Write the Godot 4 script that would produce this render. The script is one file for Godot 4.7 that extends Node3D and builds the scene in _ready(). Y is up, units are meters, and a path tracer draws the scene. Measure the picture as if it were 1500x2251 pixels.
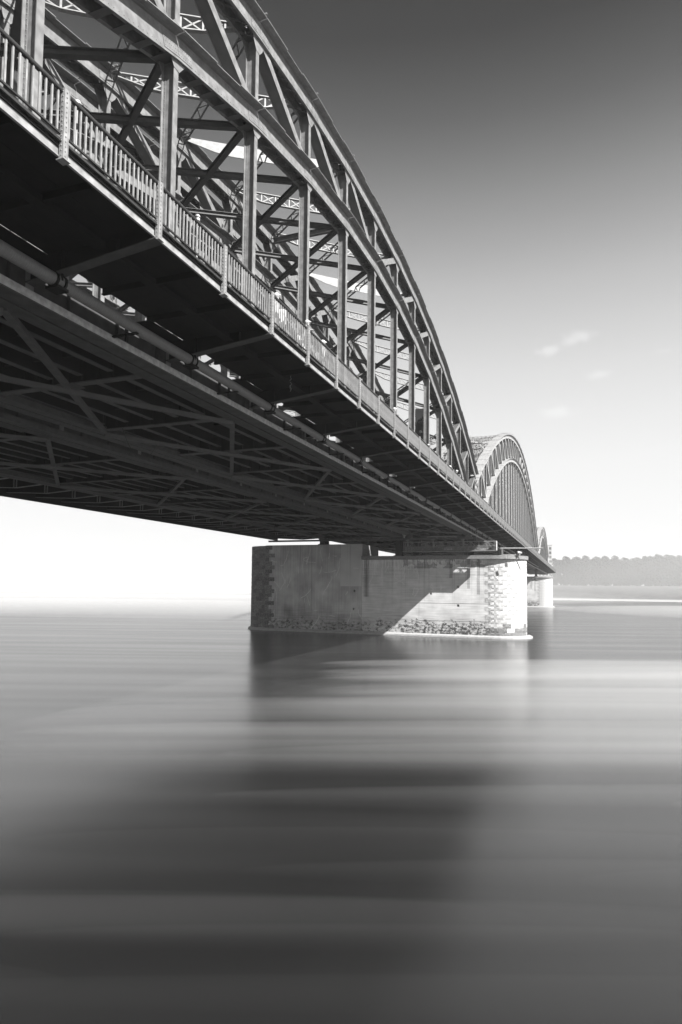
extends Node3D
# A riveted steel arch bridge on stone piers above calm, wide water, seen from the near bank.
# Own frame for building: X metres to the left of the eye, Y above the eye, Z along the bridge.

const EYE := 7.25
const PAN := 6.34
var org := Vector3.ZERO
var M := {}
var rng := RandomNumberGenerator.new()
var names := {}
var shared := {}

func V(x: float, y: float, z: float) -> Vector3:
	return Vector3(-x, y + EYE, -z) - org

# ---------------------------------------------------------------- mesh collector
class MB:
	var v := PackedVector3Array()
	var n := PackedVector3Array()
	var t := PackedVector2Array()
	var i := PackedInt32Array()

	func quad(a: Vector3, b: Vector3, c: Vector3, d: Vector3) -> void:   # a b c d run anticlockwise seen from the front
		var nn := (b - a).cross(d - a)
		if nn.length_squared() < 1e-14:
			nn = (c - b).cross(d - c)
		nn = nn.normalized()
		var k := v.size()
		v.append_array(PackedVector3Array([a, b, c, d]))
		n.append_array(PackedVector3Array([nn, nn, nn, nn]))
		t.append_array(PackedVector2Array([Vector2(0, 0), Vector2(1, 0), Vector2(1, 1), Vector2(0, 1)]))
		i.append_array(PackedInt32Array([k, k + 2, k + 1, k, k + 3, k + 2]))

	func tri(a: Vector3, b: Vector3, c: Vector3) -> void:
		var nn := (b - a).cross(c - a).normalized()
		var k := v.size()
		v.append_array(PackedVector3Array([a, b, c]))
		n.append_array(PackedVector3Array([nn, nn, nn]))
		t.append_array(PackedVector2Array([Vector2(0, 0), Vector2(1, 0), Vector2(1, 1)]))
		i.append_array(PackedInt32Array([k, k + 2, k + 1]))

	func box(c: Vector3, x: Vector3, y: Vector3, z: Vector3) -> void:    # half axes
		if x.cross(y).dot(z) < 0.0:
			z = -z
		quad(c - x - y + z, c + x - y + z, c + x + y + z, c - x + y + z)
		quad(c + x - y - z, c - x - y - z, c - x + y - z, c + x + y - z)
		quad(c + x - y + z, c + x - y - z, c + x + y - z, c + x + y + z)
		quad(c - x - y - z, c - x - y + z, c - x + y + z, c - x + y - z)
		quad(c - x + y + z, c + x + y + z, c + x + y - z, c - x + y - z)
		quad(c - x - y - z, c + x - y - z, c + x - y + z, c - x - y + z)

	func cube(a: Vector3, b: Vector3) -> void:
		box((a + b) / 2.0, Vector3(absf(b.x - a.x) / 2.0, 0, 0), Vector3(0, absf(b.y - a.y) / 2.0, 0), Vector3(0, 0, absf(b.z - a.z) / 2.0))

	# a straight bar from a to b, w wide along side, h thick across; os and ou shift it sideways and upwards
	func bar(a: Vector3, b: Vector3, w: float, h: float, side: Vector3, os := 0.0, ou := 0.0) -> void:
		var d := (b - a).normalized()
		var s := (side - d * side.dot(d)).normalized()
		var u := s.cross(d)
		if u.y < 0.0:
			u = -u
		box((a + b) / 2.0 + s * os + u * ou, d * (a.distance_to(b) / 2.0), s * (w / 2.0), u * (h / 2.0))

	func tube(p: PackedVector3Array, r: float, sides := 8, ends := true) -> void:
		var rings: Array[PackedVector3Array] = []
		var prev := Vector3.ZERO
		for k in p.size():
			var d := (p[mini(k + 1, p.size() - 1)] - p[maxi(k - 1, 0)]).normalized()
			var s := d.cross(Vector3.UP)
			if s.length() < 0.05:
				s = d.cross(Vector3.RIGHT)
			s = s.normalized()
			if prev != Vector3.ZERO and s.dot(prev) < 0.0:
				s = -s
			prev = s
			var u := s.cross(d)
			var ring := PackedVector3Array()
			for q in sides + 1:
				var an := TAU * q / sides
				ring.append(s * cos(an) + u * sin(an))
			rings.append(ring)
		var k0 := v.size()
		for k in p.size():
			for q in sides + 1:
				v.append(p[k] + rings[k][q] * r)
				n.append(rings[k][q])
				t.append(Vector2(float(q) / sides, k))
		for k in p.size() - 1:
			for q in sides:
				var a := k0 + k * (sides + 1) + q
				var b := a + sides + 1
				i.append_array(PackedInt32Array([a, a + 1, b, a + 1, b + 1, b]))
		if ends:
			for e in [0, p.size() - 1]:
				for q in range(1, sides - 1):
					var c: Vector3 = p[e]
					var a1: Vector3 = c + rings[e][0] * r
					var b1: Vector3 = c + rings[e][q] * r
					var c1: Vector3 = c + rings[e][q + 1] * r
					if e == 0:
						tri(a1, b1, c1)
					else:
						tri(a1, c1, b1)

	# a flat plate: corner points in order, thickened by th on both sides
	func plate(p: PackedVector3Array, th: float) -> void:
		var c := Vector3.ZERO
		for q in p:
			c += q
		c /= p.size()
		var nn := Vector3.ZERO
		for k in p.size():
			nn += (p[k] - c).cross(p[(k + 1) % p.size()] - c)
		nn = nn.normalized() * th
		var flat := PackedVector2Array()
		var ax := (p[1] - p[0]).normalized()
		var ay := nn.normalized().cross(ax)
		for q in p:
			flat.append(Vector2((q - c).dot(ax), (q - c).dot(ay)))
		var ids := Geometry2D.triangulate_polygon(flat)
		for k in range(0, ids.size(), 3):
			var a := p[ids[k]]
			var b := p[ids[k + 1]]
			var d := p[ids[k + 2]]
			if (b - a).cross(d - a).dot(nn) < 0.0:
				var sw := b
				b = d
				d = sw
			tri(a + nn, b + nn, d + nn)
			tri(a - nn, d - nn, b - nn)
		for k in p.size():
			var a := p[k]
			var b := p[(k + 1) % p.size()]
			quad(a - nn, b - nn, b + nn, a + nn)

	func mesh(mat: Material) -> ArrayMesh:
		var m := ArrayMesh.new()
		var arr := []
		arr.resize(Mesh.ARRAY_MAX)
		arr[Mesh.ARRAY_VERTEX] = v
		arr[Mesh.ARRAY_NORMAL] = n
		arr[Mesh.ARRAY_TEX_UV] = t
		arr[Mesh.ARRAY_INDEX] = i
		m.add_surface_from_arrays(Mesh.PRIMITIVE_TRIANGLES, arr)
		m.surface_set_material(0, mat)
		return m

# ---------------------------------------------------------------- scene helpers
func numbered(called: String) -> String:
	if not names.has(called):
		names[called] = 0
		return called
	names[called] += 1
	return "%s_%03d" % [called, names[called]]

func tag(o: Node, label: String, category: String, group := "") -> void:
	if label:
		o.set_meta("label", label)
	if category:
		o.set_meta("category", category)
	if group:
		o.set_meta("group", group)

func thing(called: String, label: String, category: String, at: Vector3, group := "") -> Node3D:
	var o := Node3D.new()
	o.name = numbered(called)
	add_child(o)
	o.position = at
	org = at
	tag(o, label, category, group)
	return o

var counts := {}
func part(parent: Node, called: String, mb: MB, mat: Material, label := "") -> MeshInstance3D:
	return put(parent, called, mb.mesh(mat), label)

func put(parent: Node, called: String, m: Mesh, label := "", at := Vector3.ZERO) -> MeshInstance3D:
	var o := MeshInstance3D.new()
	var key := str(parent.get_instance_id()) + called
	var c: int = counts.get(key, 0)
	counts[key] = c + 1
	o.name = called if c == 0 else "%s_%03d" % [called, c]
	o.mesh = m
	o.position = at
	if label:
		o.set_meta("label", label)
	parent.add_child(o, true)
	return o

func holder(parent: Node, called: String) -> Node3D:
	var o := Node3D.new()
	o.name = called
	parent.add_child(o, true)
	return o

func stuff(o: Node) -> Node:
	o.set_meta("kind", "stuff")
	return o

func many(parent: Node, called: String, m: Mesh, places: Array[Transform3D]) -> void:
	if places.is_empty():
		return
	var mm := MultiMesh.new()
	mm.transform_format = MultiMesh.TRANSFORM_3D
	mm.mesh = m
	mm.instance_count = places.size()
	for k in places.size():
		mm.set_instance_transform(k, places[k])
	var o := MultiMeshInstance3D.new()
	o.name = called
	o.multimesh = mm
	parent.add_child(o, true)
	stuff(o)

# ---------------------------------------------------------------- materials
func noise_tex(freq: float, lo: float, hi: float, sd: int, oct := 4, size := 512, normal := false, bump := 4.0) -> NoiseTexture2D:
	var f := FastNoiseLite.new()
	f.seed = sd
	f.frequency = freq
	f.fractal_octaves = oct
	f.noise_type = FastNoiseLite.TYPE_SIMPLEX_SMOOTH
	var t := NoiseTexture2D.new()
	t.width = size
	t.height = size
	t.seamless = true
	t.noise = f
	if normal:
		t.as_normal_map = true
		t.bump_strength = bump
	else:
		var g := Gradient.new()
		g.offsets = PackedFloat32Array([0.0, 0.5, 1.0])
		var mid := (lo + hi) / 2.0
		g.colors = PackedColorArray([Color(lo, lo, lo), Color(mid, mid, mid), Color(hi, hi, hi)])
		t.color_ramp = g
	return t

func grey(v: float) -> Color:
	return Color(v, v, v).linear_to_srgb()

func mat(called: String, v: float, rough: float, tex: Texture2D = null, scale := Vector3.ONE, nrm: Texture2D = null, nscale := 0.5) -> StandardMaterial3D:
	var m := StandardMaterial3D.new()
	m.resource_name = called
	m.albedo_color = grey(v)
	m.roughness = rough
	m.metallic_specular = 0.4
	if tex:
		m.albedo_texture = tex
		m.uv1_triplanar = true
		m.uv1_world_triplanar = true
		m.uv1_scale = scale
	if nrm:
		m.normal_enabled = true
		m.normal_texture = nrm
		m.normal_scale = nscale
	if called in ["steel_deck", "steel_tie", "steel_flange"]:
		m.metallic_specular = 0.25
	M[called] = m
	return m

func materials() -> void:
	var weather := noise_tex(0.01, 0.72, 1.0, 3, 5)
	var blotch := noise_tex(0.012, 0.78, 1.0, 9, 6)
	var grain := noise_tex(0.05, 0.7, 1.0, 17, 4)
	var rough_n := noise_tex(0.03, 0, 1, 21, 5, 512, true, 6.0)
	mat("steel", 0.205, 0.55, weather, Vector3(0.35, 0.35, 0.35))
	mat("steel_hazed", 0.344, 0.55, weather, Vector3(0.35, 0.35, 0.35))
	mat("steel_dark", 0.089, 0.6, blotch, Vector3(0.3, 0.3, 0.3))
	mat("steel_deck", 0.013, 0.65, blotch, Vector3(0.25, 0.25, 0.25))  # shade of the undersides put into the colour, far below the span steel
	mat("steel_flange", 0.09, 0.6, blotch, Vector3(0.3, 0.3, 0.3))  # lighter than deck steel: light off the water put into the colour
	mat("steel_tie", 0.066, 0.6, blotch, Vector3(0.3, 0.3, 0.3))  # tie beams and brackets darkened too, their shade put into the colour
	mat("edge_lit", 0.41, 0.5, weather, Vector3(0.6, 0.6, 0.6))
	mat("rail_paint", 0.279, 0.5, weather, Vector3(0.6, 0.6, 0.6))
	mat("rail_dark", 0.039, 0.5, weather, Vector3(0.6, 0.6, 0.6))
	mat("white_paint", 0.435, 0.45, weather, Vector3(0.5, 0.5, 0.5))
	mat("pipe_wrap", 0.167, 0.6, grain, Vector3(0.2, 0.2, 2.2), rough_n, 0.6)
	mat("cable", 0.022, 0.6)
	mat("dark_metal", 0.028, 0.6, weather)
	for k in 4:
		mat("stone_%d" % k, 0.39 + 0.035 * k, 0.9, noise_tex(0.02, 0.84, 1.0, 40 + k, 5, 256), Vector3(0.7, 0.7, 0.7), rough_n, 0.8)
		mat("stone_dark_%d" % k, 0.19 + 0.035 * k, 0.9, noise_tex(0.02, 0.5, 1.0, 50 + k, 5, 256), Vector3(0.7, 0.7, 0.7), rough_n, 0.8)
	var alg := NoiseTexture2D.new()
	var f := FastNoiseLite.new()
	f.seed = 5
	f.frequency = 0.035
	f.fractal_octaves = 4
	alg.noise = f
	alg.width = 512
	alg.height = 512
	alg.seamless = true
	var g := Gradient.new()
	g.offsets = PackedFloat32Array([0.0, 0.46, 0.54, 1.0])
	g.colors = PackedColorArray([Color(0.16, 0.16, 0.16), Color(0.28, 0.28, 0.28), Color(0.85, 0.85, 0.85), Color(1, 1, 1)])
	alg.color_ramp = g
	mat("stone_algae", 0.346, 0.85, alg, Vector3(0.5, 0.5, 0.5), rough_n, 1.0)
	mat("plinth", 0.344, 0.85, blotch, Vector3(0.3, 0.9, 0.3), rough_n, 0.8)
	mat("concrete_dark", 0.067, 0.85, blotch, Vector3(0.4, 0.4, 0.4))
	mat("cap_stone", 0.189, 0.85, blotch, Vector3(0.5, 0.5, 0.5), rough_n, 0.5)
	mat("concrete_back", 0.223, 0.85, blotch, Vector3(0.4, 0.4, 0.4))
	mat("foliage", 0.042, 0.8, grain, Vector3(0.5, 0.5, 0.5))
	mat("foliage_pale", 0.061, 0.8, grain, Vector3(0.5, 0.5, 0.5))
	mat("bark", 0.034, 0.9)
	mat("meadow", 0.123, 0.95, noise_tex(0.01, 0.75, 1.0, 61, 5), Vector3(0.02, 0.02, 0.02))
	mat("gravel", 0.335, 0.95, noise_tex(0.03, 0.8, 1.0, 62, 5), Vector3(0.05, 0.05, 0.05))
	mat("render_white", 0.418, 0.8)
	mat("glass_dark", 0.028, 0.2)
	mat("skin", 0.235, 0.6)
	mat("cloth_white", 0.435, 0.85)
	mat("cloth_grey", 0.167, 0.85)
	mat("cloth_dark", 0.034, 0.85)
	mat("hair", 0.016, 0.7)
	mat("print_dark", 0.022, 0.7)

# ---------------------------------------------------------------- steel members
func hmember(mb: MB, a: Vector3, b: Vector3, w: float, d: float) -> void:
	var s := Vector3(1, 0, 0)
	mb.bar(a, b, w - 0.06, 0.03, s)
	for q in [-1.0, 1.0]:
		mb.bar(a, b, 0.03, d, s, q * (w / 2.0 - 0.015))
		for e in [-1.0, 1.0]:
			mb.bar(a, b, 0.085, 0.016, s, q * (w / 2.0 - 0.0735), e * 0.024)

func chord_seg(mb: MB, a: Vector3, b: Vector3, w: float, h: float) -> void:   # a, b on the middle of the open underside
	var s := Vector3(1, 0, 0)
	for q in [-1.0, 1.0]:
		mb.bar(a, b, 0.035, h, s, q * (w / 2.0 - 0.0175), h / 2.0)
		mb.bar(a, b, 0.10, 0.02, s, q * (w / 2.0 - 0.087), 0.012)          # angle leg along the lower edge
		mb.bar(a, b, 0.13, 0.02, s, q * (w / 2.0 + 0.066), h - 0.012)        # angle under the cover plate
	mb.bar(a, b, w + 0.72, 0.03, s, 0.0, h + 0.016)

func lattice(mb: MB, a: Vector3, b: Vector3, depth: float, belly: bool, thick := 0.09) -> void:   # vertical lattice strut
	var n := int(a.distance_to(b) / 0.95)
	var s := (b - a).cross(Vector3.UP).normalized()
	var lows := PackedVector3Array()
	var highs := PackedVector3Array()
	for k in n + 1:
		var u := float(k) / n
		var d := depth
		if belly:
			d = lerpf(0.14, depth, clampf(minf(u, 1.0 - u) * 4.5, 0.0, 1.0))
		highs.append(a.lerp(b, u) + Vector3(0, depth * 0.5, 0))
		lows.append(a.lerp(b, u) + Vector3(0, depth * 0.5 - d, 0))
	for k in n:
		mb.bar(highs[k], highs[k + 1], thick * 2.4, 0.05, s)
		mb.bar(lows[k], lows[k + 1], thick * 2.4, 0.05, s)
		mb.bar(lows[k], highs[k + 1], thick * 0.5, 0.07, s)
		mb.bar(highs[k], lows[k + 1], thick * 0.5, 0.07, s)
		mb.bar(lows[k], highs[k], thick, 0.09, s)

func ladder(mb: MB, a: Vector3, b: Vector3, w: float) -> void:      # narrow flat lattice brace
	var d := b - a
	var s := d.cross(Vector3.UP).normalized()
	mb.bar(a, b, 0.05, 0.14, s, w / 2.0)
	mb.bar(a, b, 0.05, 0.14, s, -w / 2.0)
	var n := int(d.length() / 0.7)
	for k in n:
		var p := a + d * (float(k) / n)
		var q := a + d * (float(k + 1) / n)
		var e := 1.0 if k % 2 == 0 else -1.0
		mb.bar(p + s * e * w / 2.0, q - s * e * w / 2.0, 0.02, 0.06, Vector3.UP)

func ibeam(mb: MB, a: Vector3, b: Vector3, w: float, h: float) -> void:
	var s := (b - a).cross(Vector3.UP).normalized()
	mb.bar(a, b, 0.02, h, s)
	mb.bar(a, b, w, 0.025, s, 0.0, h / 2.0 - 0.012)
	mb.bar(a, b, w, 0.025, s, 0.0, -h / 2.0 + 0.012)

func rivet_mesh() -> Mesh:
	if not shared.has("rivet"):
		var mb := MB.new()
		for q in 6:
			var a := TAU * q / 6
			var b := TAU * (q + 1) / 6
			var p := Vector3(cos(a), sin(a), 0) * 0.02
			var r := Vector3(cos(b), sin(b), 0) * 0.02
			mb.quad(p, r, r * 0.6 + Vector3(0, 0, 0.013), p * 0.6 + Vector3(0, 0, 0.013))
			mb.tri(p * 0.6 + Vector3(0, 0, 0.013), r * 0.6 + Vector3(0, 0, 0.013), Vector3(0, 0, 0.016))
		shared["rivet"] = mb.mesh(M.steel)
	return shared["rivet"]

func rivet_at(p: Vector3, out: Vector3) -> Transform3D:
	var x := out.cross(Vector3(0.3, 0.9, 0.2)).normalized()
	return Transform3D(Basis(x, out.cross(x), out), p)

# one complete span: two arched trusses, deck and, where it has one, the footway on its right side
func span(root: Node3D, t1: float, t2: float, z0: float, n: int, lo: Callable, up: Callable, detail: int, footway: bool, solid: Array) -> void:
	var zk := func(q: float) -> float: return z0 + PAN * q
	var X := Vector3(1, 0, 0)
	var span_steel: StandardMaterial3D = M.steel if z0 < 50.0 else M.steel_hazed  # far spans get a whiter tone, haze put into the colour
	for t: float in [t1, t2]:
		var near: bool = t == t1 and detail > 1
		for which in ["arch_top_chord", "arch_bottom_chord"]:
			var fn: Callable = up if which == "arch_top_chord" else lo
			var h := 0.80 if which == "arch_top_chord" else 0.82
			var w := 0.86 if which == "arch_top_chord" else 0.80
			var mb := MB.new()
			var splice := MB.new()
			var lace := MB.new()
			var lone: Array[MB] = []
			var riv: Array[Transform3D] = []
			for q in n:
				var a := V(t, fn.call(q), zk.call(q))
				var b := V(t, fn.call(q + 1), zk.call(q + 1))
				chord_seg(mb, a, b, w, h)
				var d := b - a
				var L := d.length()
				var dn := d / L
				var un := Vector3(1, 0, 0).cross(dn)
				if un.y < 0:
					un = -un
				# cover plate stepping past each joint
				if q > 0 and q < n:
					var mid := 0.36
					mb.bar(a, a + d * mid, w + 0.80, 0.035, X, 0.0, h + 0.05)
				mb.bar(a + d * 0.66, b, w + 0.80, 0.035, X, 0.0, h + 0.05)
				for e in [-1.0, 1.0]:
					var o: Vector3 = X * e * (w / 2.0 + 0.008)
					for f in [[0.0, 0.14], [0.86, 1.0]]:
						splice.box(a + d * ((f[0] + f[1]) / 2.0) + un * (h * 0.46) + o, dn * L * 0.07, un * h * 0.34, X * 0.009)
				if near and q >= 2 and q <= 9:
					for k in 26:
						for row in [0.14, 0.86]:
							riv.append(rivet_at(a + d * ((k + 0.5) / 26.0) + un * h * row + X * (w / 2.0 + 0.002), X))
					for k in 7:
						for row in [0.22, 0.38, 0.54, 0.70]:
							riv.append(rivet_at(a + d * (k * 0.02 + 0.006) + un * h * row + X * (w / 2.0 + 0.018), X))
							riv.append(rivet_at(a + d * (0.994 - k * 0.02) + un * h * row + X * (w / 2.0 + 0.018), X))
				# underside: batten plates towards the ends of the lower arch, crossed lacing elsewhere
				var batten: bool = which == "arch_bottom_chord" and (q < 5 or q >= n - 5)
				var bars := int(L / (1.05 if batten else 0.95))
				for k in bars:
					var p := a + d * ((k + 0.5) / bars)
					var tgt: MB = lace
					if near and q >= 3 and q <= 13 and (batten or q < 9):
						tgt = MB.new()
						lone.append(tgt)
					if batten:
						tgt.box(p, dn * 0.2, X * (w / 2.0 - 0.04), un * 0.009)
					else:
						var half := dn * (L / bars * 0.46)
						tgt.bar(p - half - X * (w / 2 - 0.06), p + half + X * (w / 2 - 0.06), 0.055, 0.012, un)
						tgt.bar(p - half + X * (w / 2 - 0.06) + un * 0.014, p + half - X * (w / 2 - 0.06) + un * 0.014, 0.055, 0.012, un)
				lace.box(a + d * 0.04 + un * 0.03, dn * 0.3, X * (w / 2.0 - 0.04), un * 0.01)
				lace.box(b - d * 0.04 + un * 0.03, dn * 0.3, X * (w / 2.0 - 0.04), un * 0.01)
			var ch := part(root, which, mb, span_steel)
			part(ch, "splice_plates", splice, span_steel)
			stuff(ch.get_child(0))
			stuff(part(ch, "lacing", lace, M.steel_dark))
			for lm in lone:
				part(ch, "lacing_bar", lm, M.steel_dark)
			if riv.size():
				many(ch, "rivets", rivet_mesh(), riv)
		# hangers, posts and diagonals
		for q in range(0, n + 1):
			var yl: float = lo.call(q)
			var yu: float = up.call(q)
			if q > 0 and q < n and yl > 9.2:
				var mb := MB.new()
				hmember(mb, V(t, 7.9, zk.call(q)), V(t, yl + 0.05, zk.call(q)), 0.56, 0.28)
				var hg := part(root, "hanger", mb, span_steel)
				if detail > 0:
					var gm := MB.new()
					for e in [-1.0, 1.0]:
						var x: float = t + e * 0.29
						gm.plate(PackedVector3Array([V(x, yl + 0.25, zk.call(q) - 0.62), V(x, yl + 0.25, zk.call(q) + 0.62), V(x, yl - 0.35, zk.call(q) + 0.17), V(x, yl - 0.35, zk.call(q) - 0.17)]), 0.008)
						gm.plate(PackedVector3Array([V(x, 9.0, zk.call(q) - 0.18), V(x, 9.0, zk.call(q) + 0.18), V(x, 11.1, zk.call(q) + 0.16), V(x, 11.1, zk.call(q) - 0.16)]), 0.008)
					stuff(part(hg, "gusset_plates", gm, span_steel))
				if near and q <= 9:
					var riv: Array[Transform3D] = []
					for k in int((yl - 8.6) / 0.16):
						for e in [-1.0, 1.0]:
							riv.append(rivet_at(V(t + e * 0.205, 8.7 + k * 0.16, zk.call(q) - 0.033), Vector3(0, 0, 1)))
						if k > 8 and k < 20:
							for e in [-0.1, 0.1]:
								riv.append(rivet_at(V(t + e, 8.7 + k * 0.16, zk.call(q) - 0.017), Vector3(0, 0, 1)))
					many(hg, "rivets", rivet_mesh(), riv)
			var pm := MB.new()
			hmember(pm, V(t, yl + 0.5, zk.call(q)), V(t, yu + 0.3, zk.call(q)), 0.56, 0.28)
			var po := part(root, "arch_post", pm, span_steel)
			if detail > 0:
				var gm := MB.new()
				for e in [-1.0, 1.0]:
					var x: float = t + e * 0.29
					var z: float = zk.call(q)
					gm.plate(PackedVector3Array([V(x, yu + 0.25, z - 0.7), V(x, yu + 0.25, z + 0.7), V(x, yu - 0.30, z + 0.42), V(x, yu - 0.62, z + 0.16), V(x, yu - 0.62, z - 0.16), V(x, yu - 0.30, z - 0.42)]), 0.008)
					gm.plate(PackedVector3Array([V(x, yl + 0.8, z - 0.75), V(x, yl + 0.8, z + 0.75), V(x, yl + 1.5, z + 0.2), V(x, yl + 1.5, z - 0.2)]), 0.008)
				stuff(part(po, "gusset_plates", gm, span_steel))
				# step irons along the top
				var hook := MB.new()
				hook.bar(V(t - 0.75, yu + 1.2, zk.call(q)), V(t + 0.75, yu + 1.2, zk.call(q)), 0.07, 0.07, Vector3(0, 0, 1))
				part(po, "cross_lug", hook, span_steel)
			if q < n:
				var dm := MB.new()
				var c := n / 2
				var a := V(t, float(up.call(q)) + 0.3, zk.call(q) + 0.25)
				var b := V(t, float(lo.call(q + 1)) + 0.8, zk.call(q + 1) - 0.25)
				if q >= c:
					a = V(t, float(up.call(q + 1)) + 0.3, zk.call(q + 1) - 0.25)
					b = V(t, float(lo.call(q)) + 0.8, zk.call(q) + 0.25)
				dm.bar(a, b, 0.54, 0.36, X)
				var em := MB.new()
				for e in [-1.0, 1.0]:
					em.bar(a, b, 0.02, 0.44, X, e * 0.285)
				stuff(part(part(root, "diagonal", dm, M.steel_dark if z0 < 50.0 else span_steel), "edge_plates", em, span_steel))  # near diagonals darker than their edges: unlit faces' shade put into the colour
		# tie beam at deck level
		var tie := MB.new()
		var o := 0.2 if t == t1 else -0.2
		var za := z0 + 0.35
		var zb := z0 + PAN * n - 0.35
		for e in [-1.0, 1.0]:
			var x: float = t + o + e * 0.34
			tie.cube(V(x - 0.29, 7.72, za), V(x + 0.29, 7.76, zb))
			tie.cube(V(x + e * 0.10 - 0.015, 7.761, za), V(x + e * 0.10 + 0.015, 8.86, zb))
			tie.cube(V(x - 0.2, 8.862, za), V(x + 0.2, 8.89, zb))
		var tn := part(root, "tie_beam", tie, M.steel_tie)
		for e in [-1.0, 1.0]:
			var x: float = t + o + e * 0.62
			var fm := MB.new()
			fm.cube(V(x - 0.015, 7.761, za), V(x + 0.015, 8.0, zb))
			part(tn, "edge_flange", fm, M.edge_lit if e < 0.0 and t == 14.3 else M.steel_tie)  # near outer strip paler: skylight on its face put into the colour
		if detail > 0:
			for q in n * 3:
				var sm := MB.new()
				var x: float = t + o - 0.44 - 0.09 if t == t1 else t + o + 0.44 + 0.09
				sm.cube(V(x - 0.06, 8.0, za + q * PAN / 3.0 + 1.0), V(x + 0.06, 8.85, za + q * PAN / 3.0 + 1.03))
				part(tn, "stiffener", sm, M.steel_tie)
	# bracing between the two trusses
	for q in n:
		if float(lo.call(q)) > 14.0 and float(lo.call(q + 1)) > 14.0 and detail > 0:
			for s in [0, 1]:
				var bm := MB.new()
				ibeam(bm, V(t1 + 0.3, float(lo.call(q + s)) + 0.28 + s * 0.02, zk.call(q + s)), V(t2 - 0.3, float(lo.call(q + 1 - s)) + 0.28 + s * 0.02, zk.call(q + 1 - s)), 0.26, 0.30)
				part(root, "wind_brace", bm, M.steel_dark)
		if float(up.call(q)) > 15.0:
			var lm := MB.new()
			var c := n / 2
			var qa := q + 1 if q < c else q
			var qb := q if q < c else q + 1
			var a := V(t1 + 0.35, float(up.call(qa)) + 0.55, zk.call(qa))
			var b := V(t2 - 0.35, float(up.call(qb)) + 0.55, zk.call(qb))
			a = V(t1 + 0.35, float(up.call(q + 1)) + 0.55, zk.call(q + 1))
			b = V(t2 - 0.35, float(up.call(q)) + 0.55, zk.call(q))
			if q in solid:
				var p := PackedVector3Array()
				var lows := PackedVector3Array()
				for k in 11:
					var u := k / 10.0
					p.append(a.lerp(b, u) + Vector3(0, 0.34, 0))
					lows.append(a.lerp(b, u) + Vector3(0, 0.34 - lerpf(0.14, 0.78, clampf(minf(u, 1.0 - u) * 4.0, 0, 1)), 0))
				lows.reverse()
				p.append_array(lows)
				lm.plate(p, 0.03)
				part(root, "plate_strut", lm, M.rail_paint, "pale solid plate strut that narrows towards both ends")
			else:
				lattice(lm, a, b, 0.68, true)
				part(root, "lattice_strut", lm, M.rail_paint)
			var km := MB.new()
			ladder(km, V(t1 + 0.35, float(up.call(q)) + 0.5, zk.call(q)), V(t2 - 0.35, float(up.call(q + 1)) + 0.5, zk.call(q + 1)), 0.42)
			part(root, "lattice_brace", km, M.steel_dark)
			if q == c:
				var im := MB.new()
				ibeam(im, V(t1 + 0.35, float(up.call(c)) + 0.2, zk.call(c)), V(t2 - 0.35, float(up.call(c)) + 0.2, zk.call(c)), 0.3, 0.42)
				part(root, "cross_strut", im, M.steel_dark)
	# end portals
	for q in [0, n]:
		var yu: float = up.call(q)
		var gm := MB.new()
		for y in [yu + 0.2, yu - 1.6]:
			ibeam(gm, V(t1 + 0.3, y, zk.call(q)), V(t2 - 0.3, y, zk.call(q)), 0.3, 0.4)
		var m := int((t2 - t1) / 1.6)
		for k in m:
			var xa := lerpf(t1 + 0.4, t2 - 0.4, float(k) / m)
			var xb := lerpf(t1 + 0.4, t2 - 0.4, float(k + 1) / m)
			gm.bar(V(xa, yu, zk.call(q)), V(xb, yu - 1.45, zk.call(q)), 0.1, 0.08, Vector3(0, 0, 1))
			gm.bar(V(xb, yu + 0.02, zk.call(q) + 0.03), V(xa, yu - 1.43, zk.call(q) + 0.03), 0.1, 0.08, Vector3(0, 0, 1))
		part(root, "portal_frame", gm, span_steel)
	# floor: cross beams, stringers, deck plates, lower wind bracing
	var wide := t2 - t1
	var nst := int(roundf(wide / 1.5))
	for q in n + 1:
		var z: float = zk.call(q)
		if q == 0:
			z += 0.4
		if q == n:
			z -= 0.4
		var cb := MB.new()
		cb.cube(V(t1 + 0.7, 7.86, z - 0.012), V(t2 - 0.7, 8.78, z + 0.012))
		for k in range(1, nst * 2):
			var x := t1 + wide * k / (nst * 2)
			cb.cube(V(x - 0.01, 7.86, z - 0.14), V(x + 0.01, 8.78, z - 0.014))
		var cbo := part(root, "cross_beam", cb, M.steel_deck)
		var cf := MB.new()
		cf.cube(V(t1 + 0.7, 7.81, z - 0.19), V(t2 - 0.7, 7.855, z + 0.19))
		part(cbo, "bottom_flange", cf, M.steel_flange)
		if q < n:
			for k in nst:
				var x := t1 + wide * (k + 0.5) / nst
				var sm := MB.new()
				sm.cube(V(x - 0.01, 8.12, z + 0.2), V(x + 0.01, 8.7, z + PAN - 0.2))
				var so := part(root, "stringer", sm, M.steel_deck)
				var sf := MB.new()
				sf.cube(V(x - 0.13, 8.08, z + 0.2), V(x + 0.13, 8.115, z + PAN - 0.2))
				part(so, "bottom_flange", sf, M.steel_flange)
			if detail > 0:
				for k in 3:
					var xm := MB.new()
					var zz := z + PAN * (k + 0.5) / 3.0
					xm.cube(V(t1 + 0.8, 8.5, zz - 0.06), V(t2 - 0.8, 8.72, zz + 0.06))
					part(root, "deck_rib", xm, M.steel_deck)
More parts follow.
